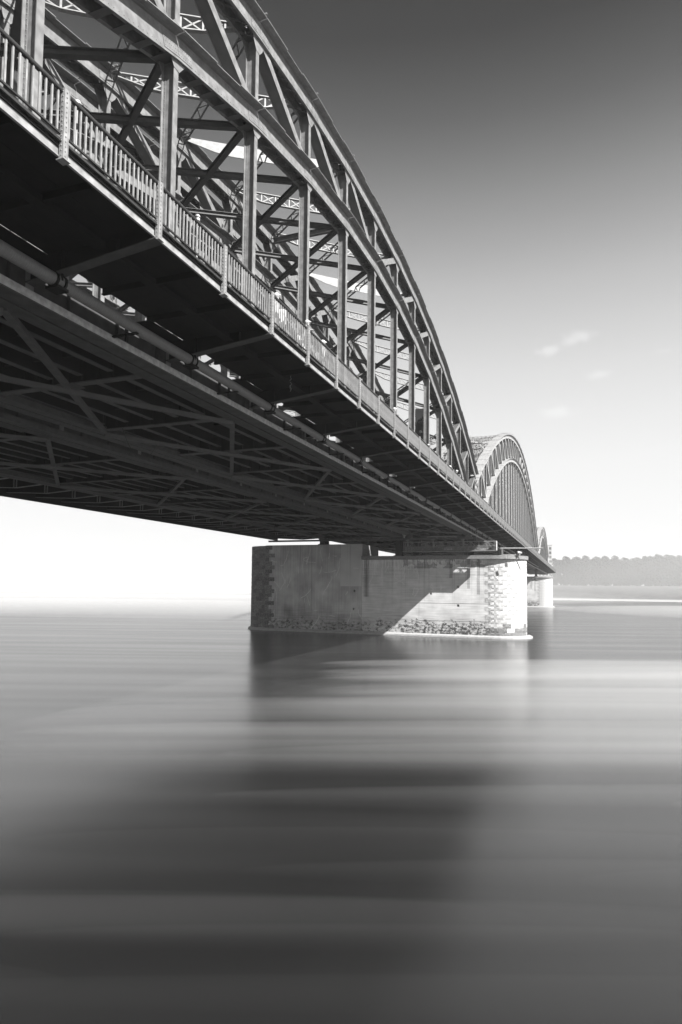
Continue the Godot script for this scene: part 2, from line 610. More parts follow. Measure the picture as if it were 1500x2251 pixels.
		if q % 2 == 1 and q + 2 <= n:
			for s in [0, 1]:
				var wm := MB.new()
				var a := V(t1 + 0.7, 7.66 - s * 0.14, zk.call(q + s * 2))
				var b := V(t2 - 0.7, 7.66 - s * 0.14, zk.call(q + 2 - s * 2))
				var sd := (b - a).cross(Vector3.UP).normalized()
				wm.bar(a, b, 0.24, 0.02, sd)
				wm.bar(a, b, 0.02, 0.16, sd, -0.11, 0.085)
				wm.bar(a, b, 0.02, 0.16, sd, 0.11, 0.085)
				part(root, "floor_wind_brace", wm, M.steel_flange)
			var gm := MB.new()
			var xm := (t1 + t2) / 2.0
			gm.cube(V(xm - 0.5, 7.765, zk.call(q + 1) - 0.35), V(xm + 0.5, 7.795, zk.call(q + 1) + 0.35))
			part(root, "brace_plate", gm, M.steel_flange)
	var dk := MB.new()
	dk.cube(V(t1 + 0.75, 8.79, z0 + 0.3), V(t2 - 0.75, 8.95, z0 + PAN * n - 0.3))
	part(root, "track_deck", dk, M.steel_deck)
	if t1 > 20.0:
		var gc := MB.new()
		gc.cube(V(23.42, 8.88, z0 + 0.3), V(t1 - 0.2, 8.93, z0 + PAN * n - 0.3))  # plate added to keep light from falling between the two bridges
		part(root, "added_gap_plate", gc, M.steel_deck)
	if footway:
		walkway(root, t1, z0, n, detail)

func walkway(root: Node3D, t1: float, z0: float, n: int, detail: int) -> void:
	var xo := 9.84
	var xi := 13.42
	# deck
	var dk := MB.new()
	dk.cube(V(xo + 0.02, 8.985, z0), V(xi, 9.06, z0 + PAN * n))
	var deck := part(root, "walkway_deck", dk, M.steel_deck)
	if detail > 1:
		for q in n * 3:
			for c in 4:
				var pm := MB.new()
				var za := z0 + q * PAN / 3.0 + 0.08
				var xa := xo + 0.18 + c * (xi - xo - 0.2) / 4.0
				pm.cube(V(xa + 0.006, 8.955 + 0.006 * ((q * 7 + c * 3) % 3), za), V(xa + (xi - xo - 0.2) / 4.0 - 0.006, 8.984, za + PAN / 3.0 - 0.16))
				part(deck, "soffit_panel", pm, M.steel_deck)
	for q in n * 3:
		if q % 3 != 0:
			var rm := MB.new()
			var z := z0 + q * PAN / 3.0
			rm.cube(V(xo + 0.2, 8.80, z - 0.012), V(xi - 0.02, 8.984, z + 0.012))
			rm.cube(V(xo + 0.2, 8.78, z - 0.06), V(xi - 0.02, 8.799, z + 0.06))
			part(root, "deck_rib", rm, M.steel_deck)
	for q in n:
		var im := MB.new()
		im.cube(V(xi + 0.01, 8.95, z0 + (q + 0.70) * PAN), V(14.0, 8.975, z0 + (q + 1.02) * PAN))
		part(deck, "infill_plate", im, M.steel_deck)
	var fm := MB.new()
	fm.cube(V(xo + 0.06, 8.78, z0), V(xo + 0.09, 8.98, z0 + PAN * n))
	fm.cube(V(xo + 0.02, 8.77, z0), V(xo + 0.058, 8.80, z0 + PAN * n))
	part(root, "edge_beam", fm, M.rail_paint)
	var lm := MB.new()
	lm.cube(V(xo - 0.05, 9.062, z0), V(xo + 0.14, 9.12, z0 + PAN * n))
	part(root, "kerb_strip", lm, M.rail_dark)
	for x in [11.45]:
		var sm := MB.new()
		sm.cube(V(x - 0.012, 8.70, z0), V(x + 0.012, 8.95, z0 + PAN * n))
		sm.cube(V(x - 0.16, 8.675, z0), V(x + 0.16, 8.699, z0 + PAN * n))
		part(root, "walkway_stringer", sm, M.steel_deck)
	# brackets
	for q in n + 1:
		var z := z0 + q * PAN
		var bm := MB.new()
		bm.plate(PackedVector3Array([V(xo + 0.1, 8.97, z), V(xo + 0.1, 8.70, z), V(t1 - 0.3, 8.25, z), V(t1 - 0.3, 8.97, z)]), 0.012)
		var br := part(root, "walkway_bracket", bm, M.steel_deck)
		var gm := MB.new()
		gm.bar(V(xo - 0.05, 8.69, z), V(t1 - 0.25, 8.23, z), 0.32, 0.025, Vector3(0, 0, 1))
		part(br, "bracket_flange", gm, M.steel_tie)
		var st := MB.new()
		st.cube(V(11.0, 8.56, z - 0.13), V(11.02, 8.95, z - 0.014))
		st.cube(V(12.8, 8.4, z - 0.13), V(12.82, 8.95, z - 0.014))
		part(br, "stiffener", st, M.steel_deck)
	# railing
	var rail := holder(root, "railing")
	var tm := MB.new()
	tm.tube(PackedVector3Array([V(xo, 10.17, z0), V(xo, 10.17, z0 + PAN * n)]), 0.055, 8)
	part(rail, "top_rail", tm, M.rail_dark)
	var b2 := MB.new()
	b2.cube(V(xo - 0.02, 9.235, z0), V(xo + 0.02, 9.275, z0 + PAN * n))
	part(rail, "bottom_rail", b2, M.rail_dark)
	var pmesh: Mesh
	var pb := MB.new()
	for e in [-1.0, 1.0]:
		pb.box(Vector3(0.0, 0.76, e * 0.062), Vector3(0.055, 0, 0), Vector3(0, 0.76, 0), Vector3(0, 0, 0.008))
	pb.box(Vector3(0.035, 0.76, 0), Vector3(0.008, 0, 0), Vector3(0, 0.76, 0), Vector3(0, 0, 0.052))
	pb.box(Vector3(0.0, -0.012, 0), Vector3(0.10, 0, 0), Vector3(0, 0.01, 0), Vector3(0, 0, 0.1))
	pmesh = pb.mesh(M.rail_paint)
	var bb := MB.new()
	bb.box(Vector3.ZERO, Vector3(0.016, 0, 0), Vector3(0, 0.43, 0), Vector3(0, 0, 0.019))
	var bmesh := bb.mesh(M.rail_paint)
	var rest: Array[Transform3D] = []
	var riv: Array[Transform3D] = []
	var lone := 0
	for h in n * 2:
		var z := z0 + h * PAN / 2.0
		put(rail, "railing_post", pmesh, "", V(xo - 0.04, 8.70, z))
		if detail > 1 and z > 5.0 and z < 40.0:
			for k in 14:
				riv.append(rivet_at(V(xo - 0.04, 8.78 + k * 0.105, z - 0.07), Vector3(0, 0, 1)))
				riv.append(rivet_at(V(xo - 0.083, 8.78 + k * 0.105, z), Vector3(1, 0, 0)))
		for k in range(1, 20):
			var zz := z + k * PAN / 40.0
			var at := V(xo, 9.70, zz)
			if detail > 1 and zz > 7.0 and lone < 300:
				lone += 1
				put(rail, "baluster", bmesh, "", at)
			else:
				rest.append(Transform3D(Basis(), at))
	many(rail, "balusters", bmesh, rest)
	many(rail, "rivets", rivet_mesh(), riv)

# far edge of the second span: cantilevers with a kinked underside
func far_side(root: Node3D, t: float, xe: float, z0: float, n: int) -> void:
	for h in n * 2 + 1:
		var z := z0 + h * PAN / 2.0
		var mb := MB.new()
		var xk := t + 3.6
		mb.plate(PackedVector3Array([V(t + 0.3, 9.1, z), V(t + 0.3, 7.9, z), V(xk, 7.72, z), V(xe - 0.3, 7.98, z), V(xe - 0.3, 9.1, z)]), 0.014)
		var b := part(root, "cantilever_bracket", mb, M.steel_deck)
		var f := MB.new()
		f.bar(V(t + 0.3, 7.88, z), V(xk, 7.70, z), 0.3, 0.03, Vector3(0, 0, 1))
		f.bar(V(xk, 7.70, z), V(xe - 0.3, 7.96, z), 0.3, 0.03, Vector3(0, 0, 1))
		f.cube(V(xk - 0.09, 7.75, z - 0.12), V(xk - 0.06, 9.0, z - 0.016))
		f.cube(V(xk + 0.2, 7.75, z - 0.12), V(xk + 0.23, 9.0, z - 0.016))
		part(b, "bracket_flange", f, M.steel)
	var e := MB.new()
	e.cube(V(xe - 0.28, 7.62, z0), V(xe - 0.2, 9.3, z0 + PAN * n))
	e.cube(V(xe - 0.45, 7.58, z0), V(xe - 0.1, 7.618, z0 + PAN * n))
	part(root, "edge_girder", e, M.steel_deck)
	var d := MB.new()
	d.cube(V(t + 0.3, 9.11, z0), V(xe - 0.3, 9.3, z0 + PAN * n))
	part(root, "road_deck", d, M.steel_deck)
	for x in [t + 2.2, t + 5.4]:
		var s := MB.new()
		s.cube(V(x - 0.012, 8.5, z0), V(x + 0.012, 9.1, z0 + PAN * n))
		s.cube(V(x - 0.12, 8.47, z0), V(x + 0.12, 8.498, z0 + PAN * n))
		part(root, "stringer", s, M.steel_deck)

# ---------------------------------------------------------------- piers
var stones := []
var joined_stones: MB = null
func stone_meshes() -> void:     # a few rough-faced blocks, 1 m wide, 1 m high (scaled when placed), face towards +z
	for k in 7:
		var mb := MB.new()
		var g := []
		for y in 4:
			var row := []
			for x in 4:
				var u := x / 3.0 - 0.5
				var w := y / 3.0 - 0.5
				var edge := x == 0 or x == 3 or y == 0 or y == 3
				var z := 0.0 if edge else 0.018 + rng.randf() * 0.03
				row.append(Vector3(u * 0.985 + (0.0 if edge else rng.randf_range(-0.06, 0.06)), w * 0.968 + (0.0 if edge else rng.randf_range(-0.06, 0.06)), z))
			g.append(row)
		for y in 3:
			for x in 3:
				mb.quad(g[y][x], g[y][x + 1], g[y + 1][x + 1], g[y + 1][x])
		for q in [[g[0][0], g[0][3]], [g[0][3], g[3][3]], [g[3][3], g[3][0]], [g[3][0], g[0][0]]]:
			var back := Vector3(0, 0, -0.3)
			mb.quad(q[0] + back, q[1] + back, q[1], q[0])
		stones.append(mb)

func stone(parent: Node, at: Vector3, yaw: float, w: float, h: float, kind: String, label := "") -> void:
	var v: int = rng.randi() % 7
	if joined_stones != null:
		var b := Basis(Vector3.UP, yaw) * Basis.from_scale(Vector3(w, h, 1.1))
		var src: MB = stones[v]
		var k0 := joined_stones.v.size()
		for q in src.v.size():
			joined_stones.v.append(b * src.v[q] + at)
			joined_stones.n.append((b.inverse().transposed() * src.n[q]).normalized())
			joined_stones.t.append(src.t[q])
		for q in src.i:
			joined_stones.i.append(q + k0)
		return
	var tone: int = rng.randi() % 4
	var key := "%s%d_%d" % [kind, v, tone]
	if not shared.has(key):
		var mname := kind if kind == "stone_algae" else "%s_%d" % [kind, tone]
		shared[key] = stones[v].mesh(M[mname])
	var o := put(parent, "stone_block", shared[key], label, at)
	o.basis = Basis(Vector3.UP, yaw) * Basis.from_scale(Vector3(w, h, 1.0 + 0.25 * rng.randf()))

func face_image() -> ImageTexture:      # concrete of the pier's broad side: 46 m by 14.4 m, 32 pixels to the metre, wear, stains and one groove's shade
	var w := 1472
	var h := 460
	var f := FastNoiseLite.new()
	f.seed = 11
	f.frequency = 0.012
	f.fractal_octaves = 5
	var s := FastNoiseLite.new()
	s.seed = 12
	s.frequency = 0.05
	s.fractal_octaves = 3
	var a := FastNoiseLite.new()
	a.seed = 13
	a.frequency = 0.06
	a.fractal_octaves = 3
	var d := PackedByteArray()
	d.resize(w * h)
	for y in h:
		var Y := 6.9 - y / 32.0
		for x in w:
			var X := 6.0 + x / 32.0
			var v := 0.85 + 0.09 * f.get_noise_2d(x, y) + 0.07 * s.get_noise_2d(x * 0.12, y * 2.2)
			if X > 31.0:
				v = 0.76 + 0.14 * f.get_noise_2d(x * 0.6, y * 0.6) + 0.06 * s.get_noise_2d(x * 2.0, y * 0.1)
				if X < 34.6 and Y > 0.1:
					v = 0.82 + 0.03 * f.get_noise_2d(x, y)
				var patch := Vector2((X - 43.6) / 1.4, (Y + 4.1) / 1.5).length()
				if patch < 1.0:
					v -= 0.16 * (1.0 - patch)
			# damp streaks running down from the top
			var run := s.get_noise_2d(x * 1.6, 7.0)
			var top := 4.1 if X < 31.0 else 6.6
			if run > 0.18:
				v -= (run - 0.18) * 0.22 * clampf(1.0 - (top - Y) / (5.0 + 6.0 * run), 0.0, 1.0)
			if X < 31.0:
				# pale lime bleeding out under the coping
				var drip := s.get_noise_2d(x * 4.5, 90.0)
				if drip > 0.02 and X > 14.0 and Y < 4.2 and 4.2 - Y < drip * 4.0 * clampf((X - 12.0) / 12.0, 0.3, 1.0):
					v += 0.22
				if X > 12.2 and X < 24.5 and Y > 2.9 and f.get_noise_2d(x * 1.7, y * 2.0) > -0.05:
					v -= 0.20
				if absf(X - 30.3) < 0.55 and Y > -1.5:  # recess shade of the groove beside the step, painted dark
					v -= 0.34 * (1.0 - absf(X - 30.3) / 0.55)
				for q: float in [17.2, 14.6, 13.2]:
					if absf(X - q - 0.1 * f.get_noise_2d(3, y)) < 0.22 and Y > 4.0 - (17.4 - q) * 0.6 - 2.4:
						v -= 0.16
			# weed and silt near the waterline
			var lev := -4.7 + 0.7 * f.get_noise_2d(x * 0.8, 300.0)
			if Y < lev + 2.2:
				v -= 0.10 * clampf((lev + 2.2 - Y) / 2.2, 0, 1) * (0.7 + s.get_noise_2d(x * 0.15, y * 2.0))
			if Y < lev:
				var k := 0.55 * a.get_noise_2d(x * 0.7, y * 1.1) + 0.6 * a.get_noise_2d(x * 4.1 + 900.0, y * 4.7) + clampf((lev - Y) * 0.55, 0.0, 0.45) - 0.28
				k += 0.35 * f.get_noise_2d(x * 2.5, y * 1.2) - 0.22 * smoothstep(23.0, 27.0, X) - 0.1
				if k > 0.0:
					v = lerpf(v, 0.20, clampf(k * 9.0, 0.0, 1.0))
			d[y * w + x] = int(clampf(v, 0.05, 0.98) * 255.0)
	var img := Image.create_from_data(w, h, false, Image.FORMAT_L8, d)
	img.convert(Image.FORMAT_RGB8)
	# cracks sealed by pale lime
	var r := RandomNumberGenerator.new()
	r.seed = 77
	for k in 46:
		var x := r.randf_range(810, 1290)
		var y := r.randf_range(20, 400)
		if k > 34:
			x = r.randf_range(420, 760)
			y = r.randf_range(90, 230)
		var ang: float = [0.0, PI / 2, PI / 2, 1.1][r.randi() % 4]
		var L := r.randi_range(18, 80)
		for q in L:
			ang += r.randf_range(-0.12, 0.12)
			x += cos(ang)
			y += sin(ang)
			if x > 2 and y > 2 and x < w - 3 and y < h - 3 and r.randf() < 0.85:
				var c := img.get_pixel(int(x), int(y)).r
				c = minf(c + 0.13, 0.95)
				img.fill_rect(Rect2i(int(x), int(y), 2, 2), Color(c, c, c))
	# old painted S beside a pale run of lime
	for q in 60:
		var u := q / 59.0
		var an := u * 3.0 * PI / 1.0
		var p := Vector2(0, 0)
		if u < 0.5:
			p = Vector2(cos(-0.6 - u * 2.0 * 3.9) * 6.0, -6.0 + sin(-0.6 - u * 2.0 * 3.9) * 6.0)
		else:
			p = Vector2(cos(-PI / 2 + (u - 0.5) * 2.0 * 3.9) * 6.0, 6.0 + sin(-PI / 2 + (u - 0.5) * 2.0 * 3.9) * 6.0)
		img.fill_rect(Rect2i(int(448 - p.x), int(222 + p.y), 3, 3), Color(0.93, 0.93, 0.93))
	img.fill_rect(Rect2i(404, 205, 4, 34), Color(0.92, 0.92, 0.92))
	img.fill_rect(Rect2i(401, 214, 8, 12), Color(0.92, 0.92, 0.92))
	return ImageTexture.create_from_image(img)

# broad side facing the viewer: a grid of cells, each set back by its own depth (joints, niches, a raised patch)
func relief(xs: Array, ys: Array, depth: Callable, zf: float) -> MB:
	var mb := MB.new()
	var uv := func(x: float, y: float) -> Vector2: return Vector2((x - 6.0) / 46.0, (6.9 - y) / 14.375)
	for ix in xs.size() - 1:
		for iy in ys.size() - 1:
			var x0: float = xs[ix]
			var x1: float = xs[ix + 1]
			var y0: float = ys[iy]
			var y1: float = ys[iy + 1]
			var d: float = depth.call((x0 + x1) / 2.0, (y0 + y1) / 2.0)
			if d > 90.0:
				continue
			var k := mb.t.size()
			mb.quad(V(x1, y0, zf + d), V(x0, y0, zf + d), V(x0, y1, zf + d), V(x1, y1, zf + d))
			mb.t[k] = uv.call(x1, y0)
			mb.t[k + 1] = uv.call(x0, y0)
			mb.t[k + 2] = uv.call(x0, y1)
			mb.t[k + 3] = uv.call(x1, y1)
			for s in [[1, 0], [0, 1]]:
				var jx: int = ix + s[0]
				var jy: int = iy + s[1]
				if jx >= xs.size() - 1 or jy >= ys.size() - 1:
					continue
				var e: float = depth.call((xs[jx] + xs[jx + 1]) / 2.0, (ys[jy] + ys[jy + 1]) / 2.0)
				if e > 90.0 or absf(e - d) < 0.0005:
					continue
				k = mb.t.size()
				if s[0] == 1:
					mb.quad(V(x1, y0, zf + d), V(x1, y0, zf + e), V(x1, y1, zf + e), V(x1, y1, zf + d))
				else:
					mb.quad(V(x0, y1, zf + d), V(x1, y1, zf + d), V(x1, y1, zf + e), V(x0, y1, zf + e))
				for q in 4:
					mb.t[k + q] = uv.call((x0 + x1) / 2.0, (y0 + y1) / 2.0)
	return mb

func cuts(a: float, b: float, extra: Array) -> Array:
	var r := [a, b]
	for e in extra:
		if e > a + 0.001 and e < b - 0.001 and not e in r:
			r.append(e)
	r.sort()
	return r

func pier(label: String, z0: float, dx: float, detail: bool) -> Node3D:
	org = Vector3.ZERO
	var root := thing("bridge_pier", label, "bridge pier", V(29.0 + dx, -EYE, z0 + 4.25), "stone river piers of the bridge")
	var R := 4.25
	var xr := 11.0 + dx
	var xl := 47.8 + dx
	var zc := z0 + R
	# concrete broad side
	var niches := [[16.15, 0.15, 0.35], [16.15, -2.6, 0.35], [32.2, -0.65, 0.35], [32.3, -3.45, 0.35], [32.4, -6.0, 0.35], [20.2, -0.9, 0.3]]
	var xs := [xr, xl, 31.0 + dx, 34.6 + dx, 22.0 + dx, 39.5 + dx]
	var ys := [-7.6, -6.45, -4.9, -2.3, 0.1, 1.9, 4.2, 6.65, 5.0]
	for n in niches:
		xs.append_array([n[0] + dx - n[2] / 2, n[0] + dx + n[2] / 2])
		ys.append_array([n[1] - n[2] / 2, n[1] + n[2] / 2])
	for q in [31.0, 34.6, 22.0, 39.5]:
		xs.append_array([q + dx - 0.03, q + dx + 0.03])
	for q in [-4.9, -2.3, 0.1, 1.9, 5.0]:
		ys.append_array([q - 0.035, q + 0.035])
	var depth := func(x: float, y: float) -> float:
		var X := x - dx
		if X < 31.0 and y > 4.2:
			return 99.0
		for n in niches:
			if absf(X - n[0]) < n[2] / 2 and absf(y - n[1]) < n[2] / 2:
				return 0.45
		for q: float in [-4.9, -2.3, 1.9, 5.0]:
			if absf(y - q) < 0.035 and (X > 34.6 or q < 3.0):
				return 0.07
		for q: float in [31.0, 22.0, 39.5]:
			if absf(X - q) < 0.03 and (q > 30.0 or y < 1.9):
				return 0.03
		if X > 31.0 and X < 34.6 and y > 0.1:
			return -0.06
		if X > 31.0 and y < 5.0:
			return -0.012
		return 0.0
	var fm := StandardMaterial3D.new()
	fm.resource_name = "pier_concrete"
	if not shared.has("face"):
		shared["face"] = face_image()
	fm.albedo_texture = shared["face"]
	fm.albedo_color = grey(0.60)
	fm.roughness = 0.88
	var rel := relief(cuts(xr, xl, xs), cuts(-7.6, 6.65, ys), depth, z0)
	if dx != 0.0:
		for k in rel.t.size():
			rel.t[k].x -= dx / 46.0
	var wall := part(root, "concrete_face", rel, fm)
	for n in niches:
		var nm := MB.new()
		nm.cube(V(n[0] + dx - 0.15, n[1] + 0.02, z0 + 0.20), V(n[0] + dx + 0.15, n[1] + 0.05, z0 + 0.23))
		part(wall, "niche_rung", nm, M.dark_metal)
	# core behind the face
	var core := MB.new()
	core.cube(V(xr, -9.0, z0 + 0.5), V(31.0 + dx, 4.2, z0 + 2 * R))
	core.cube(V(31.01 + dx, -9.0, z0 + 0.5), V(xl, 6.64, z0 + 2 * R))
	core.cube(V(30.99 + dx, 4.21, z0), V(31.005 + dx, 6.65, z0 + 2 * R))
	part(root, "core", core, M.concrete_back)
	var up := MB.new()
	up.cube(V(31.0 + dx, 6.645, z0 - 0.05), V(xl, 6.66, z0 + 2 * R))
	part(root, "top_slab", up, M.cap_stone)
	# rounded ends of rough blocks
	for side in [0, 1]:
		var cx := xr if side == 0 else xl
		var topy := 4.2 if side == 0 else 6.6
		var cyl := MB.new()
		var ring := PackedVector3Array()
		for k in 25:
			var an := PI * k / 24.0
			ring.append(Vector3((sin(an) if side == 0 else -sin(an)) * (R - 0.16), 0, cos(an) * (R - 0.16)))
		for k in 24:
			var a := V(cx, -9.0, zc) + ring[k]
			var b := V(cx, -9.0, zc) + ring[k + 1]
			var H := Vector3(0, topy + 9.0, 0)
			if side == 0:
				cyl.quad(a, b, b + H, a + H)
			else:
				cyl.quad(b, a, a + H, b + H)
			var c := V(cx, topy, zc)
			if side == 0:
				cyl.tri(c, a + H, b + H)
			else:
				cyl.tri(c, b + H, a + H)
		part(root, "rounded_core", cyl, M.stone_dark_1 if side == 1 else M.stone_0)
		if not detail:
			joined_stones = MB.new()
		var rows := 18 if side == 0 else 21
		var hh := (topy + 7.0) / rows
		for r in rows:
			var y := -7.0 + (r + 0.5) * hh
			var nb := 11
			for k in nb:
				var u := (k + (0.5 if r % 2 == 0 else 0.0)) / nb
				if u > (0.64 if side == 0 else 0.55) or (r % 2 == 1 and k == 0):
					continue
				var an := PI * u
				var dir := Vector3(sin(an) if side == 0 else -sin(an), 0, cos(an))
				var yaw := atan2(dir.x, dir.z)
				var kind := "stone"
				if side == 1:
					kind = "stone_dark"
				if side == 0 and y < -5.3:
					kind = "stone_algae" if rng.randf() < (0.9 if y < -5.9 else 0.5) else "stone"
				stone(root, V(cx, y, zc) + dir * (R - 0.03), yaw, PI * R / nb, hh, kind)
			# toothed quoins on the broad side
			var L := 1.25 if r % 2 == 0 else 0.7
			if side == 1 and r % 3 == 0:
				L = 1.7
			var qx := cx + (L / 2.0 if side == 0 else -L / 2.0)
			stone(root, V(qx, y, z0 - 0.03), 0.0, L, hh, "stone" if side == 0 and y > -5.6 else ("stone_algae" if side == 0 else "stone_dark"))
			var L2 := 0.62
			if r % 2 == 1:
				stone(root, V(cx - (L2 / 2.0 if side == 0 else -L2 / 2.0), y, z0 + 0.02), (0.08 if side == 0 else -0.08), L2, hh, "stone" if side == 0 and y > -5.6 else ("stone_algae" if side == 0 else "stone_dark"))
		if not detail:
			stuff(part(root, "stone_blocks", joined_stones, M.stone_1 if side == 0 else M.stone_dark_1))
			joined_stones = null
	# coping of the lower half
	var cm := MB.new()
	var outline := PackedVector3Array()
	var ov := 0.6
	outline.append(V(30.97 + dx, 0, z0 - ov))
	for k in 17:
		var an := PI * k / 16.0
		outline.append(V(xr, 0, zc) + Vector3(sin(an) * (R + 0.25), 0, cos(an) * (R + ov)))
	outline.append(V(30.97 + dx, 0, z0 + 2 * R + ov))
	var mid := PackedVector3Array()
	for q in outline:
		mid.append(q + Vector3(0, 4.48, 0))
	cm.plate(mid, 0.26)
	part(root, "coping", cm, M.cap_stone, "weathered grey coping slab, scrawled over near its right end")
	# footing ledge at the waterline
	var pm := MB.new()
	var rim := []
	for lev in [[0.50, -7.9], [0.44, -7.02], [0.14, -6.8]]:
		var o := PackedVector3Array()
		o.append(V(xl, lev[1], z0 - lev[0]))
		o.append(V(xr, lev[1], z0 - lev[0]))
		for k in range(1, 16):
			var an := PI * k / 16.0
			o.append(V(xr, lev[1], zc) + Vector3(sin(an) * (R + lev[0] * (1.0 + 0.8 * sin(an))), 0, cos(an) * (R + lev[0])))
		o.append(V(xr, lev[1], z0 + 2 * R + lev[0]))
		o.append(V(xl, lev[1], z0 + 2 * R + lev[0]))
		for k in range(1, 16):
			var an := PI - PI * k / 16.0
			o.append(V(xl, lev[1], zc) + Vector3(-sin(an) * (R + lev[0]), 0, -cos(an) * -(R + lev[0])))
		rim.append(o)
	for l in 2:
		for k in rim[l].size():
			var k2: int = (k + 1) % rim[l].size()
			pm.quad(rim[l][k], rim[l][k2], rim[l + 1][k2], rim[l + 1][k])
	part(root, "footing_ledge", pm, M.plinth)
	# bearings on top
	for b in [[14.5, 4.74], [22.9, 4.74], [25.7, 4.74], [38.4, 6.66]]:
		var bm := MB.new()
		var x: float = b[0] + (0.0 if dx == 0.0 else 0.0)
		for zz in [z0 + 2.0, z0 + 3.2]:
			bm.cube(V(x - 0.7, b[1], zz - 0.5), V(x + 0.7, b[1] + 0.2, zz + 0.5))
			bm.plate(PackedVector3Array([V(x, b[1] + 0.2, zz - 0.45), V(x, b[1] + 0.2, zz + 0.45), V(x, 7.6, zz + 0.22), V(x, 7.6, zz - 0.22)]), 0.45)
			bm.cube(V(x - 0.6, 7.6, zz - 0.4), V(x + 0.6, 7.71, zz + 0.4))
		part(root, "bearing", bm, M.steel_deck)
	return root

# ---------------------------------------------------------------- sky
func sky_panorama() -> ImageTexture:
	var w := 2048
	var h := 1024
	var img := Image.create(w, h, false, Image.FORMAT_RGBAF)
	var el := [-90.0, -2.0, 0.0, 4.0, 11.0, 15.0, 18.6, 22.0, 25.5, 31.8, 37.4, 42.3, 55.0, 90.0]
	var lv := [0.30, 0.72, 0.975, 0.98, 0.95, 0.91, 0.865, 0.805, 0.735, 0.565, 0.395, 0.28, 0.19, 0.15]
	for y in h:
		var e := 90.0 - 180.0 * (y + 0.5) / h
		var k := 0
		while k < el.size() - 2 and e > el[k + 1]:
			k += 1
		var u := clampf((e - el[k]) / (el[k + 1] - el[k]), 0.0, 1.0)
		var v := pow(lerpf(lv[k], lv[k + 1], u), 2.2) / 3.0
		img.fill_rect(Rect2i(0, y, w, 1), Color(v, v, v, 1.0))
	# wisps of fair-weather cloud, as azimuth to the left of the bridge's line, elevation, size
	var f := FastNoiseLite.new()
	f.seed = 31
	f.frequency = 0.045
	f.fractal_octaves = 5
	var r := RandomNumberGenerator.new()
	r.seed = 8
	var wisps := [[2.05, 20.1, 1.3, 0.42, 1.0], [-0.5, 20.95, 1.5, 0.55, 0.9], [0.6, 20.6, 1.0, 0.3, 0.5], [-1.9, 17.8, 1.2, 0.4, 0.8], [1.3, 15.05, 1.5, 0.6, 1.0], [2.5, 15.2, 0.7, 0.3, 0.5], [-7.0, 19.0, 0.9, 0.2, 0.35]]
	for k in 40:
		wisps.append([r.randf_range(30.0, 335.0), r.randf_range(9.0, 26.0), r.randf_range(0.8, 2.4), r.randf_range(0.3, 0.7), r.randf_range(0.4, 1.0)])
	for c in wisps:
		# column of the direction: the panorama's left edge looks along -z
		var cx: float = w * (1.0 - c[0] / 360.0)
		var cy: float = h * (0.5 - c[1] / 180.0)
		var rx: float = c[2] * w / 360.0
		var ry: float = c[3] * h / 180.0
		for y in range(int(cy - ry * 2.0), int(cy + ry * 2.0) + 1):
			for x in range(int(cx - rx * 2.0), int(cx + rx * 2.0) + 1):
				var q := Vector2((x - cx) / rx, (y - cy) / ry)
				var a: float = clampf(1.15 - q.length() + 0.55 * f.get_noise_2d(x * 3.0 + c[0] * 40.0, y * 5.0), 0.0, 1.0)
				a = smoothstep(0.05, 0.9, a) * 0.45 * c[4]
				var xx := posmod(x, w)
				var p := img.get_pixel(xx, y)
				var v := lerpf(p.r, 0.97 / 3.0, a)
				img.set_pixel(xx, y, Color(v, v, v, 1.0))
	return ImageTexture.create_from_image(img)

func _ready() -> void:
	rng.seed = 4
	# camera
	var cam := Camera3D.new()
	cam.name = "camera"
	add_child(cam)
	var yaw := deg_to_rad(20.38)
	var pit := deg_to_rad(3.261)
	var rol := deg_to_rad(0.585)
	var r := Vector3(cos(yaw), 0, -sin(yaw))
	var fw := Vector3(-sin(yaw) * cos(pit), sin(pit), -cos(yaw) * cos(pit))
	var u := r.cross(fw)
	cam.transform = Transform3D(Basis(r * cos(rol) + u * sin(rol), u * cos(rol) - r * sin(rol), -fw), Vector3(0, EYE, 0))
	cam.projection = Camera3D.PROJECTION_FRUSTUM
	cam.near = 0.1
	cam.far = 9000.0
	cam.size = 0.1 * 2251.0 / 1387.0
	cam.frustum_offset = Vector2(0, 0.1 * 85.1 / 1387.0)
	cam.current = true
	# sky, air and sun
	var env := Environment.new()
	env.background_mode = Environment.BG_SKY
	var sky := Sky.new()
	var pan := PanoramaSkyMaterial.new()
	pan.panorama = sky_panorama()
	sky.sky_material = pan
	env.sky = sky
	env.tonemap_mode = Environment.TONE_MAPPER_LINEAR
	env.tonemap_exposure = 3.0
	env.fog_enabled = true
	env.fog_density = 0.0003
	env.fog_light_color = Color(0.96, 0.96, 0.96)
	env.volumetric_fog_enabled = true
	env.volumetric_fog_density = 0.0
	env.sdfgi_enabled = true
	env.ssao_enabled = true
	env.ssil_enabled = true
	var we := WorldEnvironment.new()
	we.name = "world_environment"
	we.environment = env
	add_child(we)
	var sun := DirectionalLight3D.new()
	sun.name = "sun"
	sun.light_energy = 1.6
	sun.light_color = Color(1.0, 0.995, 0.988)
	sun.light_angular_distance = 0.5
	sun.shadow_enabled = true
	add_child(sun)
	sun.look_at_from_position(Vector3(110, 100, 50), Vector3.ZERO)
	materials()
	stone_meshes()
	landscape()
	bridge()
	fittings()
	people()

